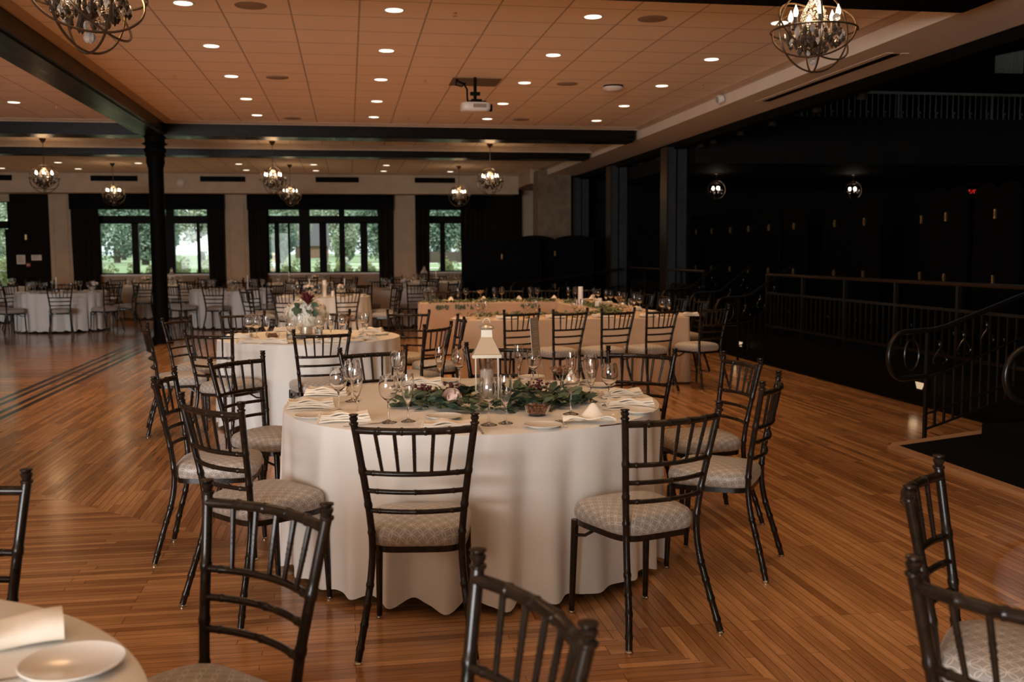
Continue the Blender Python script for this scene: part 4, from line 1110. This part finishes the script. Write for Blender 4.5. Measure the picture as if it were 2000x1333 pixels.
for x in (-6.5,-4.2,-1.37,.45,2.28,4.11):
    for y in (.6,3.0,5.4):
        if x>-2: downspot(x,y,DOWN_W*(.25 if y<5 else .5))
P_spk=mk('ceiling_speaker',MB().lathe([(0,-.006),(.115,-.006),(.125,-.002),(.135,-.006),(.14,0),(0,0)],32),M_grille,'ceiling speaker')
for i,(x,y) in enumerate([(-.80,9.27),(-.82,12.93),(-.84,16.75),(2.85,9.27),(2.84,12.93),(2.84,16.45)]):
    P_spk.put((x,y,CEIL),0,'round flush ceiling speaker, %s of the %s line'%(['nearest','middle','farthest'][i%3],['left','right'][i//3]),'ceiling speakers')
P_spr=mk('sprinkler',MB().lathe([(0,0),(.02,0),(.02,-.004),(.006,-.008),(.006,-.025),(.022,-.028),(.022,-.031),(0,-.032)],12),M_brass,'sprinkler')
for i,(x,y,p) in enumerate([(1.0,9.3,'nearest at the ceiling centre'),(1.0,12.9,'left of the projector'),(1.0,16.5,'by the first cross beam at centre'),(-2.05,13.0,'middle left'),(-2.08,16.9,'by the first cross beam at left'),(4.62,12.8,'right side of the ceiling'),(-4.2,15.9,'left of the long beam')]):
    P_spr.put((x,y,CEIL),0,'small brass ceiling sprinkler, '+p,'sprinklers')
t=empty('smoke_detector',(3.47,13.0,CEIL)); tag(t,'white smoke detector on a dark backing plate on the ceiling','smoke detector')
obj('base_plate',MB().lathe([(0,0),(.13,0),(.13,-.02),(0,-.02)],28),M_vent,t)
obj('housing',MB().lathe([(.13,-.02),(.14,-.04),(.10,-.07),(0,-.075)],28),M_white,t)
for i,(x,y) in enumerate([(-2.9-1.3,18.9),(-.35,18.9),(3.3,19.6)]):
    t=empty('ceiling_vent',(x,y,CEIL)); tag(t,['louvred metal air vent left of the column in the narrow bay','louvred metal air vent at the centre of the narrow bay','dark square vent at the right end of the narrow bay'][i],'air vent')
    obj('vent_frame',MB().box(-.3,.3,-.3,.3,-.012,0),M_white if i<2 else M_vent,t,smooth=False)
    mb=MB()
    for k in range(9): mb.box(-.27,.27,-.27+.06*k,-.25+.06*k,-.022,-.012)
    obj('louvres',mb,M_silver if i<2 else M_vent,t,smooth=False)
# projector
t=empty('projector',(1.60,12.62,3.30)); tag(t,'white projector hanging from the ceiling beside its open ceiling tile','projector')
mb=MB(); v=[];f=[]; n=28
for z,s_ in ((-.055,.80),(-.045,.93),(-.02,1.0),(.035,1.0),(.05,.94),(.055,.88)):
    for k in range(n):
        a=2*PI*k/n; e=.45; x=abs(math.cos(a))**e*math.copysign(1,math.cos(a))*.185*s_; y=abs(math.sin(a))**e*math.copysign(1,math.sin(a))*.14*s_; v.append((x,y,z))
for i in range(5):
    for k in range(n): f.append((i*n+k,i*n+(k+1)%n,(i+1)*n+(k+1)%n,(i+1)*n+k))
f+=[tuple(range(n))[::-1],tuple(5*n+k for k in range(n))]
obj('housing',MB().add(v,f),M_white,t)
obj('vent_grille',MB().box(-.04,.12,-.148,-.138,-.015,.03),M_grille,t,smooth=False)
obj('lens',MB().lathe([(.045,0),(.045,.03),(0,.03)],20).xf(Matrix.Translation((.18,0,0))@Matrix.Rotation(R(90),4,'Y')),M_vent,t)
obj('mount',MB().box(-.09,.13,-.08,.08,.056,.075).box(-.05,.08,-.05,.05,.075,.10).tube([(0,0,.10),(0,0,.37)],.02,10).box(-.06,.06,-.03,.03,.15,.19),M_vent,t,smooth=False)
obj('cable',MB().tube([(-.2,.15,.365),(-.22,.05,.33),(-.14,.0,.29),(-.10,.0,.22),(-.10,.0,.12),(-.09,.0,.05)],.012,6).tube([(-.22,.1,.36),(-.24,0,.27),(-.17,-.02,.25),(-.12,0,.3)],.008,6),M_vent,t)
struct('ceiling_hatch',MB().box(1.33,1.95,12.66,13.24,CEIL-.006,CEIL-.002),mat('hatch_metal',(.16,.10,.06),.5,.4))
# emergency lamp on the bulkhead
t=empty('emergency_lamp',(5.06,13.2,3.56)); tag(t,'twin-head emergency lamp on the bulkhead beside the right ceiling edge','emergency light')
obj('head',MB().lathe([(0,0),(.05,0),(.065,.05),(.055,.08),(0,.082)],20).xf(Matrix.Rotation(R(-100),4,'Y')),M_white,t)
obj('lens',MB().lathe([(0,.082),(.045,.082),(.03,.10),(0,.105)],20).xf(Matrix.Rotation(R(-100),4,'Y')),M_clearcr,t)
t=empty('slot_diffuser',(5.5,11.2,SOF)); tag(t,'long black slot air diffuser in the underside of the bulkhead','air vent')
obj('slot',MB().box(-.05,.05,-1.6,1.6,-.006,0),M_vent,t,smooth=False)
obj('frame',MB().box(-.12,-.05,-1.65,1.65,-.004,0).box(.05,.12,-1.65,1.65,-.004,0),M_cream,t,smooth=False)
# clamps and truss knuckles along the dark beam
for i,y in enumerate((11.4,12.6,14.0,15.2,16.4,17.0,18.2,19.4,20.6,22.0,23.5)):
    o=obj('beam_clamp',MB().lathe([(0,0),(.03,0),(.06,-.06),(.065,-.09),(0,-.09)],12).box(-.05,.05,-.08,.08,-.02,.02),M_orb,None,(6.12,y,3.40)); tag(o,'small bronze fitting under the dark beam edge, %s of the line from the near end'%['first','second','third','fourth','fifth','sixth','seventh','eighth','ninth','tenth','last'][i],'lamp fitting','fittings under the dark beam')
# soffit vents
for i,(a,b_) in enumerate([(-9.3,-8.55),(-6.62,-5.44),(-3.85,-2.68),(-.83,.33),(1.85,2.97)]):
    t=empty('soffit_vent',((a+b_)/2,27.99,3.49)); tag(t,'long black air slot high on the window wall, %s from the left'%['first','second','third','fourth','fifth'][i],'air vent','black slots above the windows')
    hw=(b_-a)/2
    obj('slot_frame',MB().box(-hw,hw,-.012,.0,-.065,.075),M_vent,t,smooth=False)
    obj('divider',MB().box(-.01,.01,-.016,-.012,-.065,.075),M_black,t,smooth=False)
t=empty('speaker_dome',(-4.35,27.98,3.38)); tag(t,'white domed fixture on the soffit right of the black column','wall fixture')
obj('dome',MB().lathe([(0,0),(.10,0),(.09,.05),(.05,.085),(0,.09)],24).xf(Matrix.Rotation(R(90),4,'X')),M_white,t)
# ------------------------------------------------------------------ curtains and pelmets
def curtain(x0,x1,lab,seed,z1=2.78):
    rnd=random.Random(seed); n=int((x1-x0)/.018); v=[]; ph=rnd.uniform(0,6)
    for zz,k in ((.03,1.0),(1.0,.95),(2.0,.8),(z1,.6)):
        for i in range(n+1):
            x=x0+(x1-x0)*i/n; v.append((x+.012*math.sin(zz*2+i*.1),28.93+.045*k*math.sin((x-x0)*42+ph+.6*math.sin(x*9)),zz))
    f=[(r_*(n+1)+i,r_*(n+1)+i+1,(r_+1)*(n+1)+i+1,(r_+1)*(n+1)+i) for r_ in range(3) for i in range(n)]
    o=len(v); v+=[(x,y+.008,z) for x,y,z in v]; f+=[tuple(q+o for q in reversed(ff)) for ff in list(f)]
    c=obj('curtain',MB().add(v,f),M_curtain); tag(c,lab,'curtain','charcoal curtains')
for i,(a,b_,lab) in enumerate([(-7.38,-6.68,'charcoal curtain left of the left window'),(-3.98+.15,-3.38,'charcoal curtain right of the left window'),(-2.72,-2.22,'charcoal curtain left of the middle window'),(.86,1.28,'charcoal curtain right of the middle window'),(1.94,2.32,'charcoal curtain left of the narrow right window'),(3.22,3.80,'charcoal curtain right of the narrow right window, behind the folding screens')]):
    curtain(a,b_,lab,i)
for a,b_,lab in [(-7.40,-3.36,'black box pelmet over the left window'),(-2.74,1.30,'black box pelmet over the middle window'),(1.92,3.9,'black box pelmet over the narrow right window')]:
    o=obj('pelmet',MB().box(a,b_,28.80,28.84,2.72,3.13).box(a,a+.04,28.84,29.04,2.72,3.13).box(b_-.04,b_,28.84,29.04,2.72,3.13).box(a,b_,28.80,29.04,3.10,3.135),M_black,smooth=False); tag(o,lab,'pelmet','black pelmets')
# notices and fire alarm on the dark wall
def sheet(x0,x1,z0,z1,lab,n):
    t=empty('paper_notice',((x0+x1)/2,29.13,(z0+z1)/2)); tag(t,lab,'notice')
    w_,h=(x1-x0)/2,(z1-z0)/2
    obj('sheet',MB().box(-w_,w_,-.002,.004,-h,h),M_paper,t,smooth=False)
    mb=MB()
    for k in range(n): mb.box(-w_*.75,w_*random.uniform(.3,.75),-.004,-.002,h*.7-k*(1.5*h/n),h*.7-k*(1.5*h/n)+.008)
    obj('printed_lines',mb,M_ink,t,smooth=False)
sheet(-8.88,-8.66,1.25,1.50,'upright paper notice on the dark wall by the exit door',7)
sheet(-8.50,-8.24,1.35,1.50,'wide paper notice on the dark wall, right of the upright one',4)
t=empty('fire_alarm_pull',(-8.58,29.14,1.23)); tag(t,'small red fire alarm pull below the two paper notices','fire alarm')
obj('housing',MB().box(-.05,.05,-.05,0,-.05,.05),M_red,t,smooth=False); obj('handle',MB().box(-.03,.03,-.062,-.05,-.01,.01),M_white,t,smooth=False)
t=empty('wall_switch',(-8.62,29.14,1.98)); tag(t,'tiny brass fitting on the dark wall above the notices','wall fitting')
obj('plate',MB().box(-.025,.025,-.012,0,-.07,.07),M_brass,t,smooth=False); obj('toggle',MB().box(-.008,.008,-.024,-.012,-.015,.015),M_brass,t,smooth=False)
# ------------------------------------------------------------------ folding screens
def screen(npan,pw,h,lat,seed):
    t=empty('folding_screen'); t['category']='folding screen'; t['label']=''
    for k in range(npan):
        x0=-npan*pw/2+k*pw; n=14; v=[];f=[]
        for s_ in (-.02,.02):
            v.append((x0+.004,s_,.05))
            for i in range(n+1):
                u=i/n; v.append((x0+.004+(pw-.008)*u,s_,h-.10+.10*math.sin(PI*u)**.7))
            v.append((x0+pw-.004,s_,.05))
        m_=n+3; f=[tuple(range(m_))[::-1],tuple(range(m_,2*m_))]+[(i,(i+1)%m_,m_+(i+1)%m_,m_+i) for i in range(m_)]
        obj('panel',MB().add(v,f),M_black,t,smooth=False)
        obj('castor',MB().lathe([(0,0),(.02,0),(.024,.025),(.02,.05),(0,.05)],10,(x0+pw/2,0,0)),M_rail,t)
    for z in lat: obj('latch',MB().box(-.018,.018,-.04,-.02,z-.06,z+.06).tube([(0,-.045,z-.03),(.01,-.06,z),(0,-.045,z+.03)],.006,5),M_brass,t,smooth=False)
    return t
P_scr=proto(screen(2,1.02,2.05,(.78,1.60),1))
P_scr.put((3.35,22.0,0),0,'black folding screen with arched tops, its edge against the narrow window',None,(0,0,0),.88)
P_scr.put((4.70,22.75,0),0,'black folding screen with arched tops in front of the beige pier',None,(0,0,0),.92)
P_scr2=proto(screen(2,.46,2.02,(.78,1.62),1))
for i,(x,y) in enumerate([(8,11.47),(8,12.52),(8.3,13.6),(8,14.7),(8,15.67),(8,17.22),(8,18.32),(8,19.32),(8,20.3),(8,21.4),(8,22.4)]):
    P_scr2.put((x,y,PZ),0,'black arched folding screen along the dark hall, %s from the near end'%['first','second','third','fourth','fifth','sixth','seventh','eighth','ninth','tenth','last'][i],'screens along the dark hall',(0,0,R(-90)),.98)
# ------------------------------------------------------------------ steel columns, balcony
for i,(y,lab) in enumerate([(17.8,'riveted grey steel column, nearer one under the dark beam'),(21.8,'riveted grey steel column, farther one under the dark beam'),(25.4,'grey steel column farthest back under the dark beam')]):
    t=empty('steel_column',(5.95,y,0)); tag(t,lab,'column','steel columns')
    obj('web',MB().box(-.16,.16,.0,.35,0,3.40),M_steel,t,smooth=False)
    obj('flange',MB().box(-.19,-.16,-.02,.37,0,3.40),M_orb,t,smooth=False)
    obj('flange',MB().box(.16,.19,-.02,.37,0,3.40),M_steel,t,smooth=False)
    obj('seam',MB().box(-.01,.01,-.02,.0,0,3.40),M_vent,t,smooth=False)
    mb=MB()
    for k in range(26):
        for x in (-.13,.13): mb.ball((x,-.002,.3+k*.12),.011,6,4)
    q=obj('rivets',mb,M_steel,t)
struct('floor_balcony',MB().box(6.4,18,23.2,27,3.95,4.28),M_hall)
t=empty('balcony_railing',(0,23.45,4.30)); tag(t,'pale balcony railing with ornamental bars high in the dark hall','railing')
obj('top_rail',MB().box(6.4,18,-.03,.03,1.06,1.12),M_balc,t,smooth=False)
obj('bottom_rail',MB().box(6.4,18,-.015,.015,.05,.08),M_balc,t,smooth=False)
k=0; x=6.5
while x<17.9:
    obj('bar',MB().box(x-.009,x+.009,-.009,.009,.08,1.06),M_balc,t,smooth=False)
    if k%3==1 and x<17.3:
        pts=[(x+.03+.05*math.sin(a*2),0,.25+.6*a/PI) for a in [PI*i/14 for i in range(15)]]
        obj('scroll',MB().tube(pts,.006,5).ball((x+.07,0,.40),.022,6,5,(1,.3,1.4)).ball((x+.05,0,.62),.02,6,5,(1,.3,1.4)),M_balc,t)
    x+=.155; k+=1
for x in (8.6,11.0,13.55,16.1): obj('post',MB().box(x-.02,x+.02,-.02,.02,-.12,1.06).box(x+.05,x+.07,-.02,.02,-.12,.5),M_balc,t,smooth=False)
# pale curtain panel on the upper level
o=obj('drape',MB().add([(15.15+i*.0125,22.0+.03*math.sin(i*1.3),z+(.0025*i if z>6 else 0)) for z in (5.66,6.06) for i in range(60)],[(i,i+1,61+i,60+i) for i in range(59)]+[(60+i,61+i,i+1,i) for i in range(59)]),mat('pale_drape',(.72,.68,.60),.9)); tag(o,'pale pleated panel high at the right edge of the dark hall','drape')
light('drape_fill','POINT',(15.0,20.4,7.0),9,(.9,1,.92),shadow_soft_size=.1)  # added light without a fixture, brightens the drape and right end of the railing
# exit sign
t=empty('exit_sign',(15.3,22.9,2.93)); tag(t,'tiny red exit sign deep in the dark hall','exit sign')
obj('housing',MB().box(-.16,.16,0,.05,-.06,.09),M_black,t,smooth=False)
mb=MB()
def bars(ox,segs):
    for x0,x1,z0,z1 in segs: mb.box(ox+x0,ox+x1,-.006,-.002,z0,z1)
bars(-.125,[(0,.012,-.035,.055),(0,.05,.043,.055),(0,.042,.004,.016),(0,.05,-.035,-.023)])
for q in (0,1): mb.add([(-.062+.048*q,-.006,-.035),(-.050+.048*q*.75,-.006,-.035),(-.002-.048*q,-.006,.055),(-.014-.036*q,-.006,.055)],[(0,1,2,3)])
bars(.014,[(0,.012,-.035,.055)])
bars(.042,[(0,.056,.043,.055),(.022,.034,-.035,.055)])
obj('lettering',mb,M_exit,t,smooth=False)
t=obj('hanging_rod',MB().tube([(15.3,22.92,3.02),(15.3,22.92,3.09)],.01,6),M_black); tag(t,'short rod above the exit sign','rod')
# ------------------------------------------------------------------ iron guard rails and volute handrails
def guard(x,y0,y1,lab):
    t=empty('guard_rail',(x,0,PZ)); tag(t,lab,'railing','iron guard rails on the platform')
    obj('top_rail',MB().tube([(0,y0,.81),(0,y1,.81)],.024,8),M_rail,t)
    obj('mid_rail',MB().box(-.012,.012,y0,y1,.54,.57),M_rail,t,smooth=False)
    obj('bottom_rail',MB().box(-.012,.012,y0,y1,.08,.11),M_rail,t,smooth=False)
    y=y0+.06; k=0
    while y<y1:
        if k%9==0: obj('post',MB().box(-.02,.02,y-.02,y+.02,0,.81),M_rail,t,smooth=False)
        else: obj('baluster',MB().box(-.008,.008,y-.008,y+.008,.10,.55),M_rail,t,smooth=False)
        y+=.125; k+=1
guard(5.82,7.7,13.4,'black iron guard rail along the platform edge, right of the near steps')
guard(5.82,15.9,20.4,'black iron guard rail along the platform edge, behind the head table')
def volute(loc,rz,lab,rise=.62,run=1.5,group='volute handrails',s=1.0,bal=True):
    t=empty('volute_handrail',loc,rz); tag(t,lab,'handrail',group); t.scale=(s,)*3
    # local +x climbs; the loop hangs at -x end
    r=.18; cx,cz=0,.70
    pts=[(.27,0,cz-r)]+[(cx+r*math.cos(a),0,cz+r*math.sin(a)) for a in [R(270-180*i/16) for i in range(17)]]+[(.34,0,cz+r),(.50,0,cz+r+.02),(run,0,cz+r+rise)]
    obj('handrail',MB().tube(pts,.021,10),M_rail,t)
    rr=.085
    obj('inner_ring',MB().tube([(.09+rr*math.cos(2*PI*k/24),0,cz+rr*1.4*math.sin(2*PI*k/24)) for k in range(24)],.008,6,close=True),M_rail,t)
    for q in range(3):
        x=.40+q*.30; z=cz+.0+max(0,(x-.42))*rise/(run-.42)
        pts=[(x+.05*math.sin(a*2),0,z+.09*math.cos(a)) for a in [PI*i/12 for i in range(13)]]
        obj('scroll',MB().tube(pts,.007,5).tube([(p[0]+.07,0,2*z-p[2]) for p in pts],.007,5),M_rail,t)
    lo=cz-r
    obj('lower_rail',MB().tube([(.27,0,lo),(.50,0,lo+.02),(run,0,lo+rise)],.010,6),M_rail,t)
    obj('foot_rail',MB().tube([(.27,0,.10),(.42,0,.12),(run,0,.10+rise*.75)],.011,6).tube([(.27,0,.22),(.42,0,.24),(run,0,.22+rise*.75)],.009,6),M_rail,t)
    obj('post',MB().box(.26,.285,-.012,.012,0,lo+.37),M_rail,t,smooth=False)
    x=.39
    while x<run-.05:
        e=max(0,(x-.42))*rise/(run-.42); obj('baluster',MB().box(x-.008,x+.008,-.008,.008,.11+e*.75,lo+.01+e),M_rail,t,smooth=False); x+=.115
volute((4.18,7.05,0),R(22),'large black iron volute handrail beside the near steps, its spiral end over the wood floor',rise=.25,run=1.55)
volute((4.28,5.75,0),R(4),'nearest volute handrail, its spiral end at the right picture edge',rise=.25,run=1.55)
volute((4.95,12.75,0),R(28),'right one of three volute handrails behind the head table',rise=.40,run=1.4)
volute((5.15,14.35,0),R(28),'middle one of three volute handrails behind the head table',rise=.40,run=1.2)
volute((5.12,15.65,0),R(28),'left one of three volute handrails behind the head table',rise=.40,run=1.2)
volute((3.55,20.9,0),R(5),'low volute handrail in front of the folding screens',rise=.25,run=2.3)
# step lights on the riser
for i,(y,lab) in enumerate([(8.85,'small glowing step light in the platform riser behind the near handrail'),(13.35,'small glowing step light in the riser below the middle handrails')]):
    t=empty('step_light',(5.44,y,.20)); tag(t,lab,'step light','step lights')
    obj('housing',MB().box(-.02,.01,-.10,.10,-.055,.055),M_black,t,smooth=False)
    obj('lens',MB().add([(-.021,-.08,.03),(-.021,.08,.03),(-.021,.05,-.035),(-.021,-.04,-.035)],[(0,1,2,3),(3,2,1,0)]),M_step,t,smooth=False)
    light('step_lamp','POINT',(5.36,y,.18),.12,(1,.7,.4),shadow_soft_size=.04)
# ------------------------------------------------------------------ garden outside
struct('ground_lawn',MB().box(-60,60,29.62,42.5,-.25,-.02).add([(-60,42.5,-.02),(60,42.5,-.02),(60,48,.98),(-60,48,.98),(60,150,1.42),(-60,150,1.42)],[(0,1,2,3),(3,2,4,5)]),M_grass)
struct('ground_path',MB().add([(-1.5,47.0,.82),(16,46.0,.66),(16,49.5,1.02),(-1.5,49.0,1.01)],[(0,1,2,3)]),M_path)
def foliage(cx,cy,cz,rx,ry,rz_,n,s,seed,m):
    rnd=random.Random(seed); mb=MB(); v=[];f=[]
    lobes=[(cx+rnd.uniform(-.5,.5)*rx,cy+rnd.uniform(-.4,.4)*ry,cz+rnd.uniform(-.5,.5)*rz_,rnd.uniform(.4,.65)) for _ in range(9)]+[(cx,cy,cz,.8)]
    s*=max(1,cz*.28)
    for k in range(n):
        lx,ly,lz,q=rnd.choice(lobes); a=rnd.uniform(0,6.283); ct=rnd.uniform(-1,1); st=math.sqrt(1-ct*ct); rr=q*rnd.uniform(.75,1.05)
        p=Vector((lx+rx*rr*st*math.cos(a),ly+ry*rr*st*math.sin(a),max(lz+rz_*rr*ct,.02)))
        u=Vector((rnd.gauss(0,1),rnd.gauss(0,1),rnd.gauss(0,1))).normalized(); w_=u.orthogonal().normalized(); ss=s*rnd.uniform(.6,1.4)
        v+=[tuple(p+u*ss),tuple(p+w_*ss*.6),tuple(p-u*ss),tuple(p-w_*ss*.6)]; o=len(v)-4; f.append((o,o+1,o+2,o+3))
    return MB().add(v,f)
rnd=random.Random(11)
# low bright shrubs right outside
xs=-11.5; i=0
while xs<6:
    wd=rnd.uniform(.5,.8); yy=rnd.uniform(31.4,32.2); hh=rnd.uniform(1.28,1.5)
    i+=1
    t=empty('garden_shrub',(xs,yy,-.02)); 
    obj('foliage',foliage(0,0,hh*.5,wd*.56,.4,hh*.52,1300,.05,i,M_bush),M_bush,t); obj('stem',MB().tube([(0,0,0),(.02,0,hh*.5)],.02,5),M_bark,t)
    tag(t,'bright green shrub in the row right outside the windows','shrub','shrubs outside the windows')
    xs+=wd*1.2
trees=[(-16,52,4.5,3.4,0),(-12.5,58,6,2.4,1),(-9.5,50,3.6,1.6,1),(-8.3,60,7,2.2,0),(-5.6,52,4.2,1.4,1),(-4.2,66,7.5,2.6,0),(-3.3,50,2.6,.85,1),(-1.0,92,8,3.0,0),(-.15,52,2.4,.65,0),(1.8,54,5,1.8,1),(3.0,62,6,1.9,0),(4.9,52,4.2,1.2,1),(7.6,57,6,2.2,1),(9.5,60,7,3.4,0),(-20,60,8,5,1),(13,64,8,5,1),(-7.5,76,8,3,1),(3,76,8,3,1),(-15.5,74,8,3.2,0)]
for q in range(22): trees.append((-37+q*3.4,96+11*(q%2),12+rnd.uniform(-1,2),2.7,q%2))
for i,(x,y,h,rw,k) in enumerate(trees):
    t=empty('garden_tree',(x,y,1.0+(y-48)*.0043 if y>48 else .9))
    m_=[M_tree,M_tree2][k]
    obj('foliage',foliage(0,0,h*.5,rw,rw*.7,h*.52,5200,.10,50+i,m_),m_,t)
    obj('trunk',MB().tube([(0,0,0),(.05,0,h*.5),(0,.05,h*.8)],[.18,.13,.05],7),M_bark,t)
    tag(t,'leafy %s green tree among those beyond the lawn'%['mid','dark'][k],'tree','%s green trees beyond the lawn'%['mid','dark'][k])
# parasol
t=empty('garden_parasol',(-4.75,37.5,-.02)); tag(t,'white garden parasol seen through the left window','parasol')
mb=MB(); v=[(0,0,2.35)]; f=[]
for k in range(8): a=2*PI*k/8; v.append((.95*math.cos(a),.95*math.sin(a),1.75))
for k in range(8): v.append((v[1+k][0],v[1+k][1],1.62))
f=[(0,1+k,1+(k+1)%8) for k in range(8)]+[(1+k,9+k,9+(k+1)%8,1+(k+1)%8) for k in range(8)]
obj('canopy',mb.add(v,f),M_canvas,t,smooth=False)
obj('pole',MB().tube([(0,0,0),(0,0,2.4)],.03,8),M_sill,t); obj('base',MB().lathe([(0,0),(.28,0),(.28,.08),(0,.1)],16),M_path,t)
t=empty('wrapped_stand',(-4.52,36.6,-.02)); tag(t,'white cloth-wrapped stand beneath the garden parasol','stand')
obj('cover',MB().lathe([(0,0),(.22,0),(.17,.6),(.14,1.55),(0,1.6)],14),M_canvas,t)
# neighbour house
t=empty('garden_house',(-2.75,80,1.15)); t.scale=(.62,.62,.62); tag(t,'brick garden house with a steep grey roof seen through the middle window','house')
obj('wall',MB().box(-2.0,2.0,-1.5,1.5,0,1.6),M_brick,t,smooth=False)
obj('roof',MB().add([(-2.2,-1.8,1.5),(2.2,-1.8,1.5),(2.2,1.8,1.5),(-2.2,1.8,1.5),(-2.0,0,4.3),(2.0,0,4.3)],[(0,1,5,4),(2,3,4,5),(0,4,3),(1,2,5),(0,3,2,1)]),M_roof,t,smooth=False)
f_=empty('garden_fence',(5.4,49.5,1.0)); tag(f_,'dark low board fence beyond the lawn through the narrow window','fence')
obj('boards',MB().box(-3,3,0,.04,.0,.55),M_bark,f_,smooth=False)
for x in (-3,-1.5,0,1.5,3): obj('post',MB().box(x-.05,x+.05,-.05,.05,0,.6),M_bark,f_,smooth=False)
# hanging glass lamp outside
# ------------------------------------------------------------------ people outside
def person(loc,rz,label,shirt,hair,bend,scale=1.0):
    t=empty('person',loc,rz); tag(t,label,'person'); t.scale=(scale,)*3
    def skin(name,nodes,edges,m,root=0):
        me=bpy.data.meshes.new(name); me.from_pydata([n_[0] for n_ in nodes],edges,[]); me.update()
        o=bpy.data.objects.new(name,me); COL.objects.link(o); me.materials.append(m); o.parent=t
        o.modifiers.new('skin','SKIN')
        for i_,n_ in enumerate(nodes): me.skin_vertices[0].data[i_].radius=(n_[1],n_[2] if len(n_)>2 else n_[1])
        me.skin_vertices[0].data[root].use_root=True
        s=o.modifiers.new('sub','SUBSURF'); s.levels=2; s.render_levels=2; o.modifiers['skin'].use_smooth_shade=True
        return o
    b=bend
    P=lambda x,y,z:(x,y,z)
    ch=(0,.30*b,1.30-.10*b); nk=(0,.42*b,1.44-.12*b); hd=(0,.50*b,1.53-.13*b); tp=(0,.55*b,1.66-.14*b)
    nodes=[(P(0,0,.95),.13,.10),(P(0,.12*b,1.12),.125,.095),(ch,.15,.10),(nk,.05),(hd,.075,.085),(tp,.06,.07),
        (P(.17,.32*b,1.36-.1*b),.055),(P(.22,.40*b,1.10-.1*b),.042),(P(.20,.55*b+.05,.88),.032),(P(.20,.58*b+.07,.80),.03,.018),
        (P(-.17,.32*b,1.36-.1*b),.055),(P(-.22,.40*b,1.10-.1*b),.042),(P(-.20,.55*b+.05,.88),.032),(P(-.20,.58*b+.07,.80),.03,.018),
        (P(.09,0,.88),.09),(P(.10,.03,.48),.062),(P(.10,-.02,.07),.042),(P(.10,.12,.03),.035,.025),
        (P(-.09,0,.88),.09),(P(-.10,.03,.48),.062),(P(-.10,-.02,.07),.042),(P(-.10,.12,.03),.035,.025)]
    ed=[(0,1),(1,2),(2,3),(3,4),(4,5),(2,6),(6,7),(7,8),(8,9),(2,10),(10,11),(11,12),(12,13),(0,14),(14,15),(15,16),(16,17),(0,18),(18,19),(19,20),(20,21)]
    skin('body',nodes,ed,M_skin)
    sh=[(P(0,0,.95),.142,.112),(P(0,.12*b,1.12),.138,.108),(ch,.163,.113),(P(nk[0],nk[1],nk[2]-.04),.07),(P(.17,.32*b,1.36-.1*b),.066),(P(.22,.40*b,1.10-.1*b),.054),(P(.205,.50*b+.04,.95),.046),(P(-.17,.32*b,1.36-.1*b),.066),(P(-.22,.40*b,1.10-.1*b),.054),(P(-.205,.50*b+.04,.95),.046)]
    skin('shirt',sh,[(0,1),(1,2),(2,3),(2,4),(4,5),(5,6),(2,7),(7,8),(8,9)],shirt)
    tr=[(P(0,0,.93),.145,.115),(P(.09,0,.86),.10),(P(.10,.03,.48),.075),(P(.10,-.02,.10),.058),(P(-.09,0,.86),.10),(P(-.10,.03,.48),.075),(P(-.10,-.02,.10),.058)]
    skin('trousers',tr,[(0,1),(1,2),(2,3),(0,4),(4,5),(5,6)],M_pants)
    obj('hair',MB().ball((0,tp[1]-.01,tp[2]-.045),.092,12,8,(.95,1.1,.9)),hair,t)
    for s_ in (-1,1):
        for k in range(4): obj('finger',MB().tube([(s_*.20+(k-1.5)*.016,.58*b+.07,.80),(s_*.20+(k-1.5)*.017,.59*b+.075,.75-.006*abs(k-1.5)),(s_*.20+(k-1.5)*.017,.59*b+.09,.715-.008*abs(k-1.5))],.008,6),M_skin,t)
        obj('thumb',MB().tube([(s_*.165,.58*b+.08,.82),(s_*.145,.58*b+.10,.78),(s_*.15,.58*b+.11,.755)],.009,6),M_skin,t)
        obj('eye',MB().ball((s_*.03,hd[1]+.083,hd[2]+.03),.011,8,6),M_vent,t)
    obj('nose',MB().ball((0,hd[1]+.095,hd[2]+.0),.014,8,6,(.8,1,1.4)),M_skin,t)
    obj('mouth',MB().ball((0,hd[1]+.085,hd[2]-.035),.02,8,6,(1,.3,.3)),M_red,t)
person((0.0,39.8,-.02),R(60),'person in a pale blue shirt with dark hair leaning forward outside the middle window',M_shirt,M_hair,.55)
person((-2.80,39.9,-.02),R(170),'person in a white shirt with fair hair outside the left part of the middle window',M_shirt2,M_hair2,.15,.92)
for p in PROTOS: p.finish()
